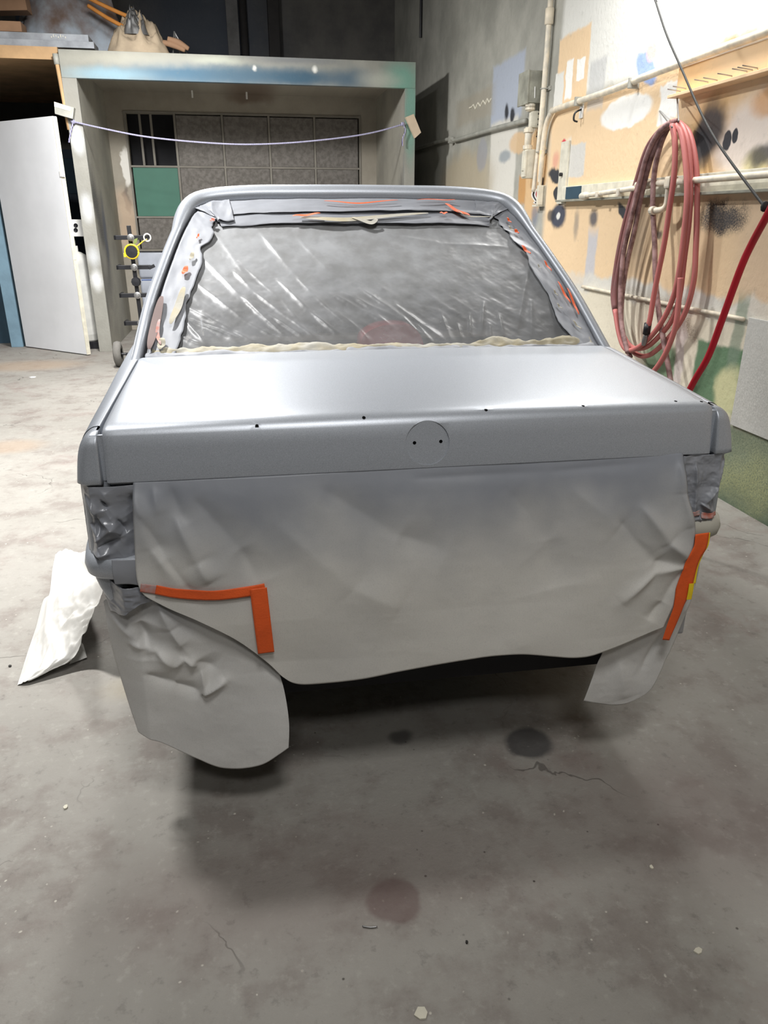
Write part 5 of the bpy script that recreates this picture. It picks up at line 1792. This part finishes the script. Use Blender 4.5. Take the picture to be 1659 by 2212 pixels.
MB().tube([(-.885 + .056 * math.cos(a), RY_ - .085, 1.0 + .056 * math.sin(a)) for a in t], .0085, 8).obj('rim', 'yellow', tr_, smooth=True)
MB().lathe([(0, -.02), (.05, -.018), (.05, .012), (0, .014)], (-.885, RY_ - .08, 1.0), 'y', 24).obj('core', 'black', tr_)
MB().box((-.955, RY_ - .092, .955), (-.935, RY_ - .08, .99), bevel=.003).obj('tab', 'yellow', tr_)
MB().tube([(-.84, RY_ - .08, 1.04), (-.78, RY_ - .07, 1.085), (-.75, RY_ - .06, 1.10)], .005, 6).obj('strap', 'yellow', tr_)
MB().prism([(-.87, 1.055), (-.84, 1.07), (-.825, 1.11), (-.855, 1.10)], 1, RY_ - .06, RY_ - .05).obj('cloth_tag', 'green_felt', tr_)
MB().tube([(-.745 + .028 * math.cos(a), RY_ - .06, 1.113 + .03 * math.sin(a)) for a in t], .006, 8).obj('white_ring', 'white_ring', label='white ring hooked on the top arm of the rack', cat='ring', smooth=True)

zt = [(0, .15), (.153, .27), (.273, .44), (.443, .62), (.623, .92)]
wd = ['lowest pale wrapped package of the stack inside the alcove', 'second lowest pale wrapped package inside the alcove', 'middle pale wrapped package of the stack inside the alcove',
      'second highest pale wrapped package inside the alcove', 'topmost and tallest pale wrapped package inside the alcove']
for (z0, z1), lb in zip(zt, wd):
    pkx = MB().box((-1.11, 9.33, z0), (-.45, 9.62, z1), bevel=.03).obj('wrapped_package', 'wrap', label=lb, cat='package', smooth=True, group='wrapped packages in the alcove')
    if abs(z1 - .62) < .01:
        MB().box((-1.09, 9.327, .60), (-.47, 9.331, .612)).obj('blue_strip', 'blue_line', pkx)
MB().box((-1.13, 9.30, .921), (-.40, 9.64, .935), bevel=.003).obj('shelf_board', 'mullion', label='grey board lying on the stack of wrapped packages', cat='board')

# litter on the floor
random.seed(21)


def chip(u, v, size, mat, label, h=.004):
    p = rzp(u, v)
    n = 6
    poly = [(p.x + size * random.uniform(.5, 1) * math.cos(2 * math.pi * i / n), p.y + size * random.uniform(.5, 1) * math.sin(2 * math.pi * i / n)) for i in range(n)]
    MB().prism(poly, 2, .0005, h).obj('paint_chip', mat, label=label, cat='chip')


chip(912, 2192, .016, 'chip', 'jagged pale chip on the floor at the bottom edge')
chip(1508, 2055, .010, 'chip', 'small pale crumb on the floor at lower right')
chip(1008, 2037, .004, 'chip_dark', 'tiny black speck on the floor below the car')
chip(72, 815, .035, 'white_ring', 'small white scrap on the floor by the white door')
chip(22, 1440, .007, 'chip_dark', 'dark crumb on the floor at the left edge')
chip(1407, 1875, .006, 'chip', 'tiny pale flake on the shaded floor at right')
chip(142, 1745, .008, 'chip', 'pale grey chip on the lit floor at left')
p0, p1 = rzp(783, 2003), rzp(815, 2004)
MB().tube([p0 + Vector((0, 0, .003)), (p0 + p1) / 2 + Vector((0, -.002, .003)), p1 + Vector((0, 0, .003))], .0016, 6, 10).obj('wire_bit', 'steel', label='short bright wire bit on the floor in front', cat='wire', smooth=True)
